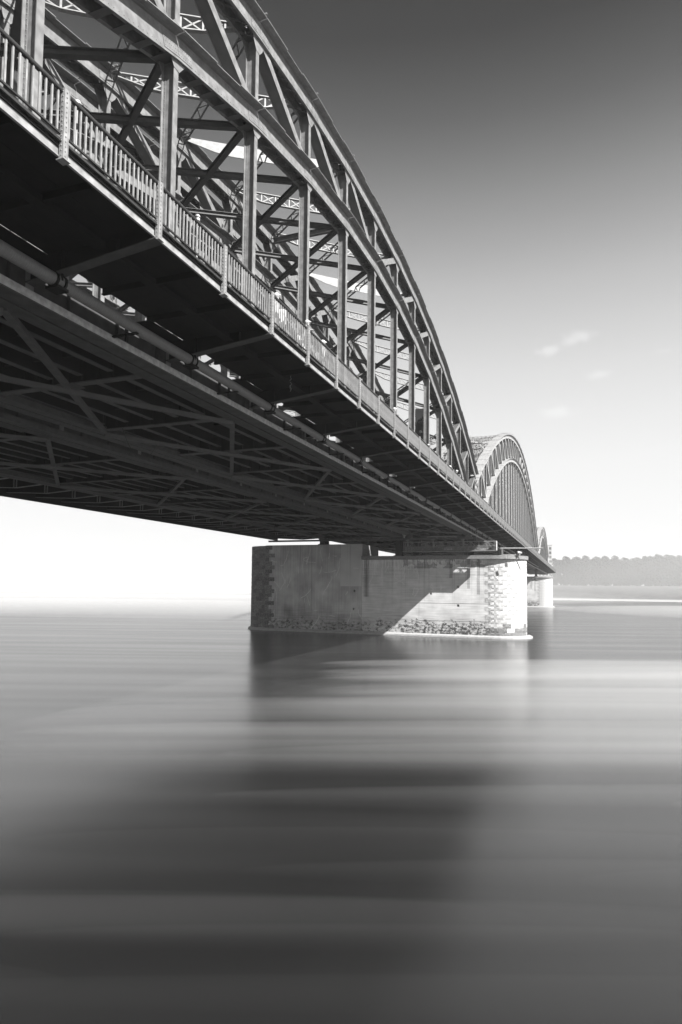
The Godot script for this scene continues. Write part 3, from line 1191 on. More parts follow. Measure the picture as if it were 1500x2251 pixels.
func landscape() -> void:
	# water: one sheet out to the horizon
	var wm := StandardMaterial3D.new()
	wm.resource_name = "river_water"
	wm.albedo_color = grey(0.022)
	wm.roughness = 0.26
	wm.metallic_specular = 0.75
	var streak := noise_tex(0.012, 0.6, 1.0, 71, 3)
	wm.albedo_texture = streak
	wm.roughness_texture = noise_tex(0.012, 0.75, 1.0, 72, 2)
	wm.roughness_texture_channel = BaseMaterial3D.TEXTURE_CHANNEL_RED
	org = Vector3.ZERO
	var w := MB.new()
	w.quad(V(4000, -EYE, -60), V(-4000, -EYE, -60), V(-4000, -EYE, 6000), V(4000, -EYE, 6000))
	for k in 4:      # ripples drawn out across the stream
		var p := w.v[k]
		w.t[k] = Vector2((p.x * 0.937 - p.z * 0.348) / 420.0, (-p.x * 0.348 - p.z * 0.937) / 26.0)
	var wo := put(self, "river_water", w.mesh(wm))
	wo.set_meta("kind", "structure")
	# mist and haze volumes added to brighten the water and hide reflections
	var banks := [["bank_haze", -230.0, 520.0, 330.0, 52.0, 85.0, 0.0042, false], ["river_haze", 330.0, 620.0, 420.0, 9.0, 480.0, 0.0016, false], ["river_haze", 300.0, 480.0, 330.0, 5.0, 370.0, 0.0022, false], ["river_haze", 190.0, 260.0, 190.0, 1.6, 155.0, 0.008, false], ["river_haze", 150.0, 185.0, 130.0, 0.7, 84.0, 0.016, false], ["river_haze", -330.0, 250.0, 340.0, 0.7, 150.0, 0.03, false]]
	var r := RandomNumberGenerator.new()
	r.seed = 15
	for k in 5:
		banks.append(["added_mist", -54.0 - 4.0 * k, 38.0 + k * 1.2, 56.0 + 5.0 * k, 1.05, 9.0 + k * 4.0, 0.007, true])
	for k in 34:
		var dist := 21.0 + 40.0 * pow(r.randf(), 0.9)
		var wide := r.randf_range(20, 70)
		var left := 16.0 if dist < 40.0 else 2.0
		banks.append(["added_wisp", minf(r.randf_range(-40, 40), left - wide), dist, wide, r.randf_range(0.35, 0.8), dist * r.randf_range(0.015, 0.07), r.randf_range(0.015, 0.04), true])
	for k in 9:
		var dist := r.randf_range(11.5, 20.0)
		banks.append(["added_wisp", r.randf_range(-14, 14), dist, r.randf_range(6, 16), r.randf_range(0.2, 0.4), dist * r.randf_range(0.03, 0.08), r.randf_range(0.006, 0.016), true])
	for d in banks:
		var mist := FogVolume.new()
		mist.name = numbered(d[0])
		mist.shape = RenderingServer.FOG_VOLUME_SHAPE_ELLIPSOID
		mist.size = Vector3(d[3] * 2.0, d[4] * 2.0, d[5] * 2.0)
		var fmat := FogMaterial.new()
		fmat.density = d[6]
		fmat.albedo = Color(0.97, 0.97, 0.97)
		mist.material = fmat
		mist.rotation.y = deg_to_rad(20.38) if d[7] else 0.0
		mist.position = Vector3(-d[1], 0.0, -d[2])
		if d[7]:      # turned square to the view so they read as level streaks
			mist.position = Vector3(-sin(deg_to_rad(20.38)), 0, -cos(deg_to_rad(20.38))) * d[2] + Vector3(-cos(deg_to_rad(20.38)), 0, sin(deg_to_rad(20.38))) * d[1]
		tag(mist, {"bank_haze": "pale haze added before the far right bank to soften it", "river_haze": "thin haze added over the distant river to whiten its water", "added_mist": "low sheet of mist added to brighten the near river", "added_wisp": "long thin wisp of mist added as a pale streak on the near river"}[d[0]], "mist", "added mist on the river")
		stuff(mist)
		add_child(mist)
	# far bank: shore, meadow rising to the tree line, land beyond
	var shore := [[-2500, 420], [-900, 428], [-250, 430], [20, 432], [70, 440], [120, 500], [240, 800], [480, 1300], [1100, 2100], [3500, 3600]]
	var rows := [[0.0, -7.6], [2.0, -7.0], [16.0, -6.2], [60.0, -3.4], [120.0, 1.5], [160.0, 3.5], [700.0, 6.0], [2500.0, 9.0]]
	var beach := MB.new()
	var land := MB.new()
	for k in shore.size() - 1:
		for q in rows.size() - 1:
			var m: MB = beach if q < 2 else land
			var a: Array = shore[k]
			var b: Array = shore[k + 1]
			m.quad(V(b[0], rows[q][1], b[1] + rows[q][0]), V(a[0], rows[q][1], a[1] + rows[q][0]), V(a[0], rows[q + 1][1], a[1] + rows[q + 1][0]), V(b[0], rows[q + 1][1], b[1] + rows[q + 1][0]))
	put(self, "gravel_shore", beach.mesh(M.gravel)).set_meta("kind", "structure")
	put(self, "meadow_bank", land.mesh(M.meadow)).set_meta("kind", "structure")
	trees()
	tower_block()

func wood_mesh() -> ArrayMesh:
	var r := RandomNumberGenerator.new()
	r.seed = 100
	var tm := MB.new()
	var cm := MB.new()
	for k in 3:
		var h: float = [23.5, 22.0, 24.5][k]
		var o := Vector3((k - 1) * 4.6, 0, r.randf_range(-3, 3))
		tm.tube(PackedVector3Array([o + Vector3(0, -1, 0), o + Vector3(0.1, h * 0.25, 0), o + Vector3(-0.1, h * 0.6, 0.1)]), 0.35, 7)
		for b in 5:
			var y := h * (0.25 + 0.08 * b)
			var an := b * 2.4
			tm.tube(PackedVector3Array([o + Vector3(0, y, 0), o + Vector3(cos(an) * 3.0, y + 2.4, sin(an) * 3.0)]), 0.12, 5)
		for c in 56:
			var u := r.randf()
			var an := r.randf() * TAU
			var rad := 4.2 * sqrt(r.randf()) * (0.75 + 0.25 * sin(PI * u)) * (1.0 if u < 0.75 else 1.0 - (u - 0.75) * 2.2)
			var cc := o + Vector3(cos(an) * rad, h * (0.04 + 0.92 * u), sin(an) * rad)
			var cr := r.randf_range(1.0, 2.2)
			for l in 42:
				var d := Vector3(r.randfn(), r.randfn() * 0.8, r.randfn()).normalized()
				var p := cc + d * cr * r.randf_range(0.6, 1.0)
				var s1 := Vector3(r.randfn(), r.randfn(), r.randfn()).normalized() * r.randf_range(0.25, 0.55)
				var s2 := s1.cross(d).normalized() * r.randf_range(0.22, 0.5)
				cm.quad(p - s1 - s2 * 0.3, p + s1 * 0.4 - s2, p + s1 + s2 * 0.3, p - s1 * 0.4 + s2)
	var m := tm.mesh(M.bark)
	var arr := []
	arr.resize(Mesh.ARRAY_MAX)
	arr[Mesh.ARRAY_VERTEX] = cm.v
	arr[Mesh.ARRAY_NORMAL] = cm.n
	arr[Mesh.ARRAY_INDEX] = cm.i
	m.add_surface_from_arrays(Mesh.PRIMITIVE_TRIANGLES, arr)
	m.surface_set_material(1, M.foliage)
	return m

func trees() -> void:
	org = Vector3.ZERO
	var r := RandomNumberGenerator.new()
	r.seed = 21
	var places: Array[Transform3D] = []
	for row in 3:
		var x := 12.0
		while x > -480.0:
			places.append(Transform3D(Basis(Vector3.UP, r.randf_range(-0.4, 0.4)).scaled(Vector3(1.0, r.randf_range(0.84, 1.06), 1.0)), V(x, 3.0 + row, 586.0 + row * 9.0 + r.randf_range(-3.0, 3.0))))
			x -= r.randf_range(6.0, 10.0)
	many(self, "far_wood", wood_mesh(), places)
	tag(get_node("far_wood"), "dark even wood along the top of the far right bank", "wood")

func tower_block() -> void:
	org = Vector3.ZERO
	var t := thing("tower_block", "pale tower block with rows of square windows beyond the farthest arch span", "building", V(26.0, 3.0, 645.0))
	var m := MB.new()
	m.cube(V(20.6, 2.0, 640.2), V(34.0, 42.0, 655.0))
	part(t, "wall", m, M.render_white)
	for f in 9:
		for c in 4:
			var x := 22.4 + c * 3.2
			var y := 39.0 - f * 4.2
			var w := MB.new()
			w.cube(V(x - 0.95, y - 1.2, 640.15), V(x + 0.95, y + 1.2, 640.3))
			var wo := part(t, "window", w, M.glass_dark)
			var fr := MB.new()
			fr.cube(V(x - 1.1, y - 1.4, 640.0), V(x + 1.1, y - 1.22, 640.2))
			fr.cube(V(x - 0.05, y - 1.2, 640.05), V(x + 0.05, y + 1.2, 640.14))
			part(wo, "frame", fr, M.render_white)
	var r := MB.new()
	r.cube(V(20.3, 42.01, 640.0), V(34.3, 42.6, 655.3))
	r.cube(V(25.0, 42.61, 644.0), V(30.0, 45.0, 650.0))
	part(t, "roof", r, M.render_white)

func bridge() -> void:
	org = Vector3.ZERO
	var lo1 := func(q: float) -> float: return 23.9 - 0.25 * (q - 8.0) * (q - 8.0)
	var up1 := func(q: float) -> float: return 27.75 - 0.178 * (q - 8.0) * (q - 8.0)
	var lo2 := func(q: float) -> float: return 32.3 - 0.1467 * (q - 13.0) * (q - 13.0)
	var up2 := func(q: float) -> float: return 37.4 - 0.1298 * (q - 13.0) * (q - 13.0)
	var zs := 12.887 - 3.0 * PAN
	org = Vector3.ZERO
	var a := thing("steel_arch_bridge", "nearest riveted steel arch span, its railed walkway running into the upper left corner", "bridge", V(18.7, 0.0, zs), "arch spans of the bridge")
	span(a, 14.3, 23.1, zs, 16, lo1, up1, 2, true, [6, 9])
	org = Vector3.ZERO
	var b := thing("steel_arch_bridge", "dark parallel span behind the nearest one, its broad cantilevered edge low at the left", "bridge", V(31.6, 0.0, zs), "arch spans of the bridge")
	span(b, 25.5, 38.6, zs, 16, lo1, up1, 1, false, [])
	far_side(b, 38.6, 47.0, zs, 16)
	org = Vector3.ZERO
	var c := thing("steel_arch_bridge", "tall pale middle arch span standing between the two stone piers", "bridge", V(18.7, 0.0, 95.9), "arch spans of the bridge")
	span(c, 14.3, 23.1, 95.9, 26, lo2, up2, 1, true, [])
	org = Vector3.ZERO
	var d := thing("steel_arch_bridge", "middle arch span of the parallel bridge, its top bracing showing behind the tall pale span", "bridge", V(31.6, 0.0, 95.9), "arch spans of the bridge")
	span(d, 25.5, 38.6, 95.9, 26, lo2, up2, 0, false, [])
	org = Vector3.ZERO
	var e := thing("steel_arch_bridge", "small farthest arch span beyond the second pier, next to the white tower block", "bridge", V(18.7, 0.0, 261.2), "arch spans of the bridge")
	span(e, 14.3, 23.1, 261.2, 16, lo1, up1, 0, true, [])
	pier("large stone and concrete pier in the middle of the picture, half in the bridge's shadow", 93.0, 0.0, true)
	pier("small sunlit pier farther out, showing to the right of the large pier", 258.0, 1.6, false)

func fittings() -> void:
	# wrapped pipe slung beside the walkway
	org = Vector3.ZERO
	var zs := 12.887 - 3.0 * PAN
	var p := thing("utility_pipe", "thick wrapped grey pipe slung on clamps under the walkway's inner edge", "pipe", V(13.05, 8.16, zs))
	var pm := MB.new()
	var pts := PackedVector3Array()
	for k in 150:
		pts.append(V(13.05 + 0.012 * sin(k * 0.7), 8.16 + 0.012 * sin(k * 1.3), zs + k * 1.72))
	pm.tube(pts, 0.18, 16)
	part(p, "pipe", pm, M.pipe_wrap)
	for q in 42:
		var z := zs + q * PAN
		var cm := MB.new()
		for e in [-0.14, 0.14]:
			cm.tube(PackedVector3Array([V(13.05, 8.16, z + e - 0.03), V(13.05, 8.16, z + e + 0.03)]), 0.215, 16)
		cm.cube(V(12.84, 7.90, z - 0.2), V(13.26, 7.975, z + 0.2))
		cm.cube(V(12.86, 8.16, z - 0.02), V(12.9, 8.6, z + 0.02))
		cm.cube(V(13.2, 8.16, z - 0.02), V(13.24, 8.6, z + 0.02))
		part(p, "pipe_clamp", cm, M.steel_deck)
		if q < 40:
			var tm := MB.new()
			tm.cube(V(13.3, 7.72, z + PAN / 2 - 0.05), V(13.36, 8.3, z + PAN / 2 + 0.05))
			tm.cube(V(12.9, 7.92, z + PAN / 2 - 0.05), V(13.9, 7.97, z + PAN / 2 + 0.05))
			part(p, "pipe_rest", tm, M.steel_deck)
	# inspection gantry hung under the deck in front of the pier
	org = Vector3.ZERO
	var g := thing("inspection_gantry", "long lattice inspection gantry hanging under the deck just above the pier's coping", "gantry", V(17.1, 5.25, 90.6))
	for z in [90.1, 91.1]:
		for y in [5.3, 5.95, 6.62]:
			var m := MB.new()
			m.cube(V(10.5, y - 0.035, z - 0.04), V(23.7, y + 0.035, z + 0.04))
			part(g, "long_rail", m, M.steel)
		for k in 13:
			var x := 10.6 + k * 1.085
			var m := MB.new()
			m.bar(V(x, 5.3, z), V(x, 6.62, z), 0.07, 0.07, Vector3(1, 0, 0))
			part(g, "upright", m, M.steel)
			if k < 12:
				var dm := MB.new()
				var xa := x if k % 2 == 0 else x + 1.085
				var xb := x + 1.085 if k % 2 == 0 else x
				dm.bar(V(xa, 5.32, z - 0.01), V(xb, 6.6, z - 0.01), 0.06, 0.05, Vector3(0, 0, 1))
				part(g, "diagonal", dm, M.steel)
	var kick := MB.new()
	kick.cube(V(10.5, 5.36, 91.14), V(23.7, 5.92, 91.16))
	part(g, "kick_panel", kick, M.rail_paint)
	var fl := MB.new()
	fl.cube(V(10.4, 5.22, 90.0), V(23.8, 5.262, 91.2))
	part(g, "floor_plate", fl, M.steel)
	var ep := MB.new()
	ep.cube(V(10.3, 5.3, 90.05), V(10.36, 6.66, 91.15))
	part(g, "end_panel", ep, M.white_paint)
	var beam := MB.new()
	beam.cube(V(13.6, 7.0, 90.4), V(46.0, 7.25, 90.8))
	part(g, "carrier_beam", beam, M.steel_dark)
	for x in [14.9, 19.2, 23.0]:
		var m := MB.new()
		m.cube(V(x - 0.1, 5.2, 90.0), V(x + 0.1, 7.0, 90.08))
		m.cube(V(x - 0.09, 6.85, 89.99), V(x + 0.3, 7.0, 90.5))
		part(g, "hanger_arm", m, M.steel)
	for x in [14.2, 22.8]:
		var m := MB.new()
		m.cube(V(x - 0.35, 7.25, 90.3), V(x + 0.35, 7.62, 90.9))
		for e in [-0.2, 0.2]:
			m.tube(PackedVector3Array([V(x + e, 7.55, 90.2), V(x + e, 7.55, 91.0)]), 0.13, 10)
		part(g, "trolley", m, M.steel_dark)
	var sg := MB.new()
	sg.cube(V(16.5, 5.42, 90.02), V(17.6, 5.72, 90.035))
	var sign := part(g, "notice_plate", sg, M.white_paint, "small white notice plate with a dark line of print")
	var pr := MB.new()
	for k in 9:
		var x := 17.45 - k * 0.095
		pr.cube(V(x - 0.05, 5.53, 90.012), V(x + 0.018, 5.61, 90.018))
	part(sign, "print", pr, M.print_dark)
	# boom, lamp and gauge plate on the pier's end
	org = Vector3.ZERO
	var b := thing("warning_boom", "slender white boom reaching out level over the right end of the pier", "boom", V(9.9, 4.74, 93.4))
	var bm := MB.new()
	bm.tube(PackedVector3Array([V(10.1, 5.78, 93.4), V(4.2, 5.72, 93.4)]), 0.085, 8)
	part(b, "arm", bm, M.white_paint)
	var sm := MB.new()
	sm.cube(V(9.75, 4.742, 93.3), V(9.95, 5.7, 93.5))
	sm.cube(V(9.5, 4.742, 93.05), V(10.2, 4.80, 93.75))
	part(b, "stand", sm, M.steel)
	org = Vector3.ZERO
	var l := thing("pier_lamp", "squat white lamp housing on the coping's right end", "lamp", V(7.5, 4.74, 93.6))
	var lm := MB.new()
	lm.tube(PackedVector3Array([V(7.5, 4.742, 93.6), V(7.5, 5.0, 93.6)]), 0.16, 10)
	part(l, "foot", lm, M.steel)
	var hm := MB.new()
	hm.tube(PackedVector3Array([V(7.75, 5.16, 93.45), V(7.2, 5.12, 93.8)]), 0.2, 12)
	part(l, "housing", hm, M.white_paint)
	org = Vector3.ZERO
	var tr := thing("cable_duct", "flat white duct lying along the coping behind the boom", "duct", V(9.0, 4.742, 94.2))
	var tm := MB.new()
	tm.cube(V(10.0, 4.742, 94.0), V(8.0, 4.92, 94.3))
	for k in 4:
		tm.cube(V(9.8 - k * 0.5, 4.92, 93.98), V(9.72 - k * 0.5, 4.95, 94.32))
	part(tr, "duct", tm, M.white_paint)
	org = Vector3.ZERO
	var gp := thing("gauge_plate", "small grey plate hanging on a wire down the sunlit end of the pier", "plate", V(9.2, 3.2, 92.4))
	var gm := MB.new()
	gm.plate(PackedVector3Array([V(9.42, 3.05, 92.42), V(9.42, 3.5, 92.42), V(9.3, 3.62, 92.42), V(9.1, 3.62, 92.42), V(8.98, 3.5, 92.42), V(8.98, 3.05, 92.42)]), 0.02)
	part(gp, "plate", gm, M.steel)
	var wm := MB.new()
	wm.tube(PackedVector3Array([V(9.2, 3.6, 92.42), V(9.05, 4.2, 92.5), V(9.0, 4.75, 92.55)]), 0.018, 5)
	part(gp, "wire", wm, M.cable)
	# scrawl on the coping
	org = Vector3.ZERO
	org = Vector3.ZERO
	var sb := thing("railway_signal", "dark railway signal board with one white lamp, between the far hangers", "signal", V(17.0, 9.0, 72.0))
	var mm := MB.new()
	mm.cube(V(16.9, 8.96, 71.9), V(17.1, 20.6, 72.1))
	mm.cube(V(16.6, 8.96, 71.6), V(17.4, 9.3, 72.4))
	part(sb, "mast", mm, M.steel_dark)
	var bo := MB.new()
	bo.plate(PackedVector3Array([V(16.35, 17.0, 71.8), V(17.5, 17.0, 71.8), V(17.5, 18.9, 71.8), V(17.5, 21.0, 71.8), V(16.35, 21.0, 71.8)]), 0.05)
	bo.plate(PackedVector3Array([V(16.35, 13.2, 71.81), V(17.9, 13.2, 71.81), V(17.9, 16.6, 71.81), V(17.5, 17.0, 71.81), V(16.35, 17.0, 71.81)]), 0.05)
	part(sb, "backboard", bo, M.dark_metal)
	var la := MB.new()
	la.tube(PackedVector3Array([V(16.8, 18.2, 71.5), V(16.8, 18.2, 71.74)]), 0.16, 12)
	part(sb, "lamp_hood", la, M.white_paint)
	org = Vector3.ZERO
	# loose cables below the deck
	var c := thing("hanging_cable", "thin black cable drooping in a loop below the dark deck at the left", "cable", V(21.0, 7.6, 26.5))
	var km := MB.new()
	var cp := PackedVector3Array()
	for k in 25:
		var q := k / 24.0
		cp.append(V(21.0, 7.75 - 1.25 * 4.0 * q * (1.0 - q), 25.2 + 2.9 * q))
	km.tube(cp, 0.02, 6)
	part(c, "loop", km, M.cable)
	org = Vector3.ZERO
	var fw := thing("frayed_wire", "short frayed pale wire dangling from the walkway's underside", "wire", V(11.28, 8.95, 24.0))
	var fm := MB.new()
	var fp := PackedVector3Array()
	for k in 20:
		fp.append(V(11.28 + 0.03 * sin(k * 1.1), 8.95 - k * 0.035, 24.0 + 0.05 * sin(k * 0.8)))
	fm.tube(fp, 0.012, 5)
	fm.tube(PackedVector3Array([V(11.28, 8.55, 24.0), V(11.34, 8.45, 24.06), V(11.3, 8.36, 24.1)]), 0.012, 5)
	part(fw, "wire", fm, M.rail_paint)

# ---------------------------------------------------------------- people
func field(caps: Array, k: float, p: Vector3) -> float:
	var d := 1e9
	for c in caps:
		var a: Vector3 = c[0]
		var ab: Vector3 = c[1] - a
		var u := clampf((p - a).dot(ab) / maxf(ab.length_squared(), 1e-9), 0.0, 1.0)
		var e := (p - a - ab * u).length() - lerpf(c[2], c[3], u)
		var h := clampf(0.5 + 0.5 * (e - d) / k, 0.0, 1.0) if d < 1e8 else 0.0
		d = e if d > 1e8 else lerpf(e, d, h) - k * h * (1.0 - h)
	return d

func nets(mb: MB, caps: Array, k: float, cell: float) -> void:
	var lo := Vector3.ONE * 1e9
	var hi := -lo
	for c in caps:
		var r := maxf(c[2], c[3]) + cell * 2.0
		for q in [c[0], c[1]]:
			lo = lo.min(q - Vector3.ONE * r)
			hi = hi.max(q + Vector3.ONE * r)
	var n := Vector3i(((hi - lo) / cell).ceil()) + Vector3i.ONE
	var f := PackedFloat32Array()
	f.resize(n.x * n.y * n.z)
	for z in n.z:
		for y in n.y:
			for x in n.x:
				f[(z * n.y + y) * n.x + x] = field(caps, k, lo + Vector3(x, y, z) * cell)
	var ids := {}
	var base := mb.v.size()
	for z in n.z - 1:
		for y in n.y - 1:
			for x in n.x - 1:
				var s := Vector3.ZERO
				var cnt := 0
				var o := (z * n.y + y) * n.x + x
				var c8 := [f[o], f[o + 1], f[o + n.x], f[o + n.x + 1], f[o + n.x * n.y], f[o + n.x * n.y + 1], f[o + n.x * n.y + n.x], f[o + n.x * n.y + n.x + 1]]
				var neg := 0
				for q: float in c8:
					if q < 0.0:
						neg += 1
				if neg == 0 or neg == 8:
					continue
				for e in [[0, 1], [2, 3], [4, 5], [6, 7], [0, 2], [1, 3], [4, 6], [5, 7], [0, 4], [1, 5], [2, 6], [3, 7]]:
					var a: float = c8[e[0]]
					var b: float = c8[e[1]]
					if (a < 0.0) != (b < 0.0):
						var u := a / (a - b)
						var pa := Vector3(e[0] & 1, (e[0] >> 1) & 1, e[0] >> 2)
						var pb := Vector3(e[1] & 1, (e[1] >> 1) & 1, e[1] >> 2)
						s += pa.lerp(pb, u)
						cnt += 1
				var p := lo + (Vector3(x, y, z) + s / cnt) * cell
				ids[Vector3i(x, y, z)] = mb.v.size()
				mb.v.append(p)
				var h := cell * 0.5
				mb.n.append(Vector3(field(caps, k, p + Vector3(h, 0, 0)) - field(caps, k, p - Vector3(h, 0, 0)), field(caps, k, p + Vector3(0, h, 0)) - field(caps, k, p - Vector3(0, h, 0)), field(caps, k, p + Vector3(0, 0, h)) - field(caps, k, p - Vector3(0, 0, h))).normalized())
				mb.t.append(Vector2(0, 0))
	for c: Vector3i in ids:
		var o := (c.z * n.y + c.y) * n.x + c.x
		for ax in 3:
			var step: int = [1, n.x, n.x * n.y][ax]
			if o + step >= f.size():
				continue
			var a := f[o]
			var b := f[o + step]
			if (a < 0.0) == (b < 0.0):
				continue
			var e1 := Vector3i.ZERO
			var e2 := Vector3i.ZERO
			e1[(ax + 1) % 3] = 1
			e2[(ax + 2) % 3] = 1
			if not (ids.has(c - e1) and ids.has(c - e2) and ids.has(c - e1 - e2)):
				continue
			var q := [ids[c], ids[c - e1], ids[c - e1 - e2], ids[c - e2]]
			if a < 0.0:
				mb.i.append_array(PackedInt32Array([q[0], q[2], q[1], q[0], q[3], q[2]]))
			else:
				mb.i.append_array(PackedInt32Array([q[0], q[1], q[2], q[0], q[2], q[3]]))

func person_kind(lean: bool) -> Node3D:      # faces +x, feet at the origin
	var root := Node3D.new()
	var hip := Vector3(-0.02, 0.93, 0)
	var chest := Vector3(0.0, 1.30, 0)
	var neck := Vector3(-0.01, 1.47, 0)
	var head := Vector3(0.03, 1.60, 0)
	if lean:
		hip = Vector3(-0.12, 0.92, 0)
		chest = Vector3(0.07, 1.24, 0)
		neck = Vector3(0.15, 1.39, 0)
		head = Vector3(0.22, 1.50, 0)
	var body := []
	var shirt := []
	var trousers := []
	var hands := MB.new()
	for e in [-1.0, 1.0]:
		var h := hip + Vector3(0, -0.02, e * 0.09)
		var kn := Vector3(0.03 if not lean else (0.0 if e > 0 else 0.06), 0.49, e * 0.10)
		var an := Vector3(-0.02 if not lean else (-0.10 if e > 0 else 0.0), 0.08, e * 0.11)
		body.append([h, kn, 0.085, 0.055])
		body.append([kn, an, 0.058, 0.038])
		body.append([an, an + Vector3(0.15, -0.04, 0), 0.04, 0.032])
		trousers.append([h, kn, 0.10, 0.075])
		trousers.append([kn, an + Vector3(0, 0.02, 0), 0.075, 0.065])
		var sh := chest + Vector3(0, 0.10, e * 0.18)
		var el := sh + Vector3(-0.03, -0.29, e * 0.05)
		var wr := el + Vector3(0.10, -0.23, -e * 0.02)
		if lean:
			sh = chest + Vector3(0.03, 0.08, e * 0.18)
			el = Vector3(0.28, 1.17, e * 0.24)
			wr = Vector3(0.40, 1.19, e * 0.05)
		body.append([sh, el, 0.05, 0.038])
		body.append([el, wr, 0.04, 0.026])
		shirt.append([chest + Vector3(0, 0.09, e * 0.10), sh, 0.075, 0.07])
		shirt.append([sh, sh.lerp(el, 0.75), 0.066, 0.058])
		# palm, four fingers and a thumb
		var d := (wr - el).normalized()
		var side := d.cross(Vector3(0, 0, 1) if not lean else Vector3(0, 1, 0)).normalized()
		var pn := d.cross(side).normalized()
		var pal := wr + d * 0.055
		var hc := [[wr, pal, 0.024, 0.026], [pal - side * 0.018, pal + side * 0.018, 0.022, 0.022]]
		for q in 4:
			var b := pal + side * (q - 1.5) * 0.019 + d * 0.02
			var L: float = [0.036, 0.044, 0.041, 0.032][q]
			var m := b + (d + pn * 0.35).normalized() * L
			hc.append([b, m, 0.009, 0.0085])
			hc.append([m, m + (d + pn * 1.3).normalized() * L * 0.8, 0.0085, 0.007])
		hc.append([wr + side * 0.02 + d * 0.02, pal + side * 0.05 + d * 0.012, 0.012, 0.009])
		hc.append([pal + side * 0.05 + d * 0.012, pal + side * 0.055 + d * 0.04, 0.009, 0.008])
		nets(hands, hc, 0.008, 0.008)
	body.append([hip + Vector3(0, 0, -0.06), hip + Vector3(0, 0, 0.06), 0.11, 0.11])
	body.append([hip, chest, 0.12, 0.13])
	body.append([chest + Vector3(0, 0.05, -0.11), chest + Vector3(0, 0.05, 0.11), 0.10, 0.10])
	body.append([chest, neck, 0.07, 0.055])
	body.append([neck, head, 0.055, 0.06])
	trousers.append([hip + Vector3(0, 0, -0.07), hip + Vector3(0, 0, 0.07), 0.125, 0.125])
	shirt.append([hip + Vector3(0, 0.05, 0), chest, 0.145, 0.15])
	shirt.append([chest + Vector3(0, 0.05, -0.10), chest + Vector3(0, 0.05, 0.10), 0.115, 0.115])
	var bm := MB.new()
	nets(bm, body, 0.05, 0.035)
	var hm := [[head + Vector3(-0.02, 0.03, 0), head + Vector3(0.0, 0.03, 0), 0.092, 0.088], [head + Vector3(0.02, -0.05, 0), head + Vector3(0.045, -0.085, 0), 0.062, 0.035], [head + Vector3(0.085, 0.0, 0), head + Vector3(0.105, -0.025, 0), 0.010, 0.014], [head + Vector3(0.088, -0.055, -0.015), head + Vector3(0.088, -0.055, 0.015), 0.009, 0.009]]
	for e in [-1.0, 1.0]:
		hm.append([head + Vector3(-0.01, 0.02, e * 0.085), head + Vector3(-0.015, -0.03, e * 0.082), 0.014, 0.010])
		hm.append([head + Vector3(0.078, 0.022, e * 0.02), head + Vector3(0.074, 0.022, e * 0.048), 0.008, 0.007])
	nets(bm, hm, 0.012, 0.014)
	bm.i.append_array(PackedInt32Array())
	var off := bm.v.size()
	bm.v.append_array(hands.v)
	bm.n.append_array(hands.n)
	bm.t.append_array(hands.t)
	for q in hands.i:
		bm.i.append(q + off)
	var b := put(root, "body", bm.mesh(M.skin))
	var sm := MB.new()
	nets(sm, shirt, 0.05, 0.035)
	put(b, "shirt", sm.mesh(M.cloth_white))
	var tm := MB.new()
	nets(tm, trousers, 0.05, 0.035)
	put(b, "trousers", tm.mesh(M.cloth_grey))
	var cm := MB.new()
	nets(cm, [[head + Vector3(-0.022, 0.055, 0), head + Vector3(0.0, 0.055, 0), 0.094, 0.09], [head + Vector3(0.05, 0.06, 0), head + Vector3(0.15, 0.045, 0), 0.045, 0.02]], 0.02, 0.018)
	put(b, "cap", cm.mesh(M.cloth_white))
	return root

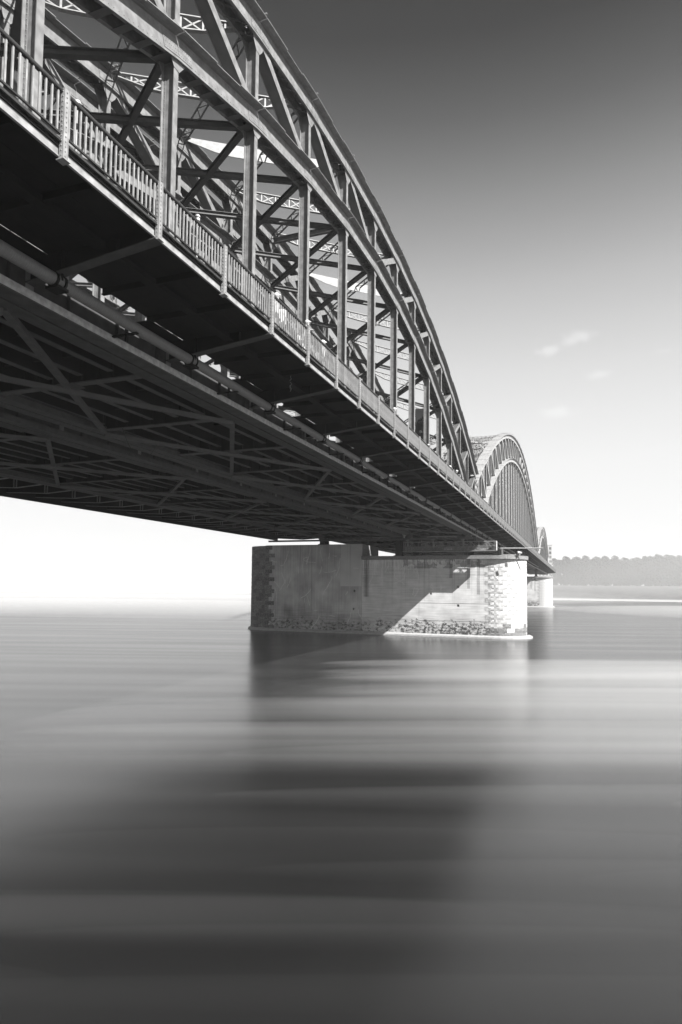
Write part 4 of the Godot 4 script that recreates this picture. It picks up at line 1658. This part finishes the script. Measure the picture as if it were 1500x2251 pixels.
func people() -> void:
	var kinds := [person_kind(false), person_kind(true)]
	var who := [
		[0, 10.25, 1.19, 0.2, "person in a white cap upright at the railing, left one of a close pair", "cloth_grey"],
		[0, 10.45, 1.31, -1.1, "person in white facing along the walkway, right one of a close pair", "cloth_dark"],
		[1, 10.22, 1.56, 0.0, "person in white leaning on the top rail with both forearms", "cloth_white"],
		[0, 10.3, 1.93, 0.5, "person in white upright behind the railing, just right of the leaning one", "cloth_grey"],
		[1, 10.22, 3.62, 0.1, "person in white bent over the rail beyond the middle hangers", "cloth_grey"],
		[0, 10.3, 5.28, -0.6, "distant person in white standing alone far along the walkway", "cloth_white"],
		[0, 10.3, 6.66, 0.9, "farthest person but one, a white speck above the railing near the arch's foot", "cloth_white"],
		[1, 10.22, 6.95, 0.0, "farthest person, leaning on the rail near the arch's foot", "cloth_grey"],
	]
	org = Vector3.ZERO
	for w in who:
		var p: Node3D = kinds[w[0]].duplicate()
		p.name = numbered("person")
		add_child(p)
		p.position = V(w[1], 9.062, 12.887 + PAN * w[2])
		p.rotation.y = w[3]
		var tr: MeshInstance3D = p.get_node("body/trousers")
		tr.material_override = M[w[5]]
		tag(p, w[4], "person", "people on the walkway")
	for k in kinds:
		k.free()
	# small domed lamps just inside the railing
	for d in [[10.1, -0.40, 0.085, 10.52, false, "white domed lamp with a dark band, by the second railing post from the left edge"], [10.08, 0.335, 0.075, 10.62, true, "white domed lamp with a pale box beside it, just above the handrail"]]:
		org = Vector3.ZERO
		var z: float = 12.887 + PAN * d[1]
		var l := thing("domed_lamp", d[5], "lamp", V(d[0], 9.062, z), "domed lamps on the walkway")
		var pm := MB.new()
		pm.tube(PackedVector3Array([V(d[0], 9.062, z), V(d[0], d[3] - 0.16, z)]), 0.025, 8)
		part(l, "stem", pm, M.rail_paint)
		var cm := MB.new()
		cm.tube(PackedVector3Array([V(d[0], d[3] - 0.16, z), V(d[0], d[3] - 0.035, z)]), d[2] * 0.86, 14)
		part(l, "collar", cm, M.white_paint)
		var bm := MB.new()
		bm.tube(PackedVector3Array([V(d[0], d[3] - 0.075, z), V(d[0], d[3] - 0.06, z)]), d[2] * 1.02, 14)
		part(l, "band", bm, M.rail_dark)
		var dome := SphereMesh.new()
		dome.radius = d[2]
		dome.height = d[2] * 2.0
		dome.radial_segments = 18
		dome.rings = 9
		dome.material = M.white_paint
		put(l, "dome", dome, "", V(d[0], d[3] - 0.04, z))
		if d[4]:
			var bx := MB.new()
			bx.cube(V(d[0] + 0.02, d[3] - 0.26, z + 0.12), V(d[0] + 0.3, d[3] - 0.10, z + 0.36))
			part(l, "control_box", bx, M.white_paint)
			var bk := MB.new()
			bk.cube(V(d[0] + 0.14, 9.062, z + 0.22), V(d[0] + 0.18, d[3] - 0.262, z + 0.26))
			part(l, "box_post", bk, M.rail_paint)
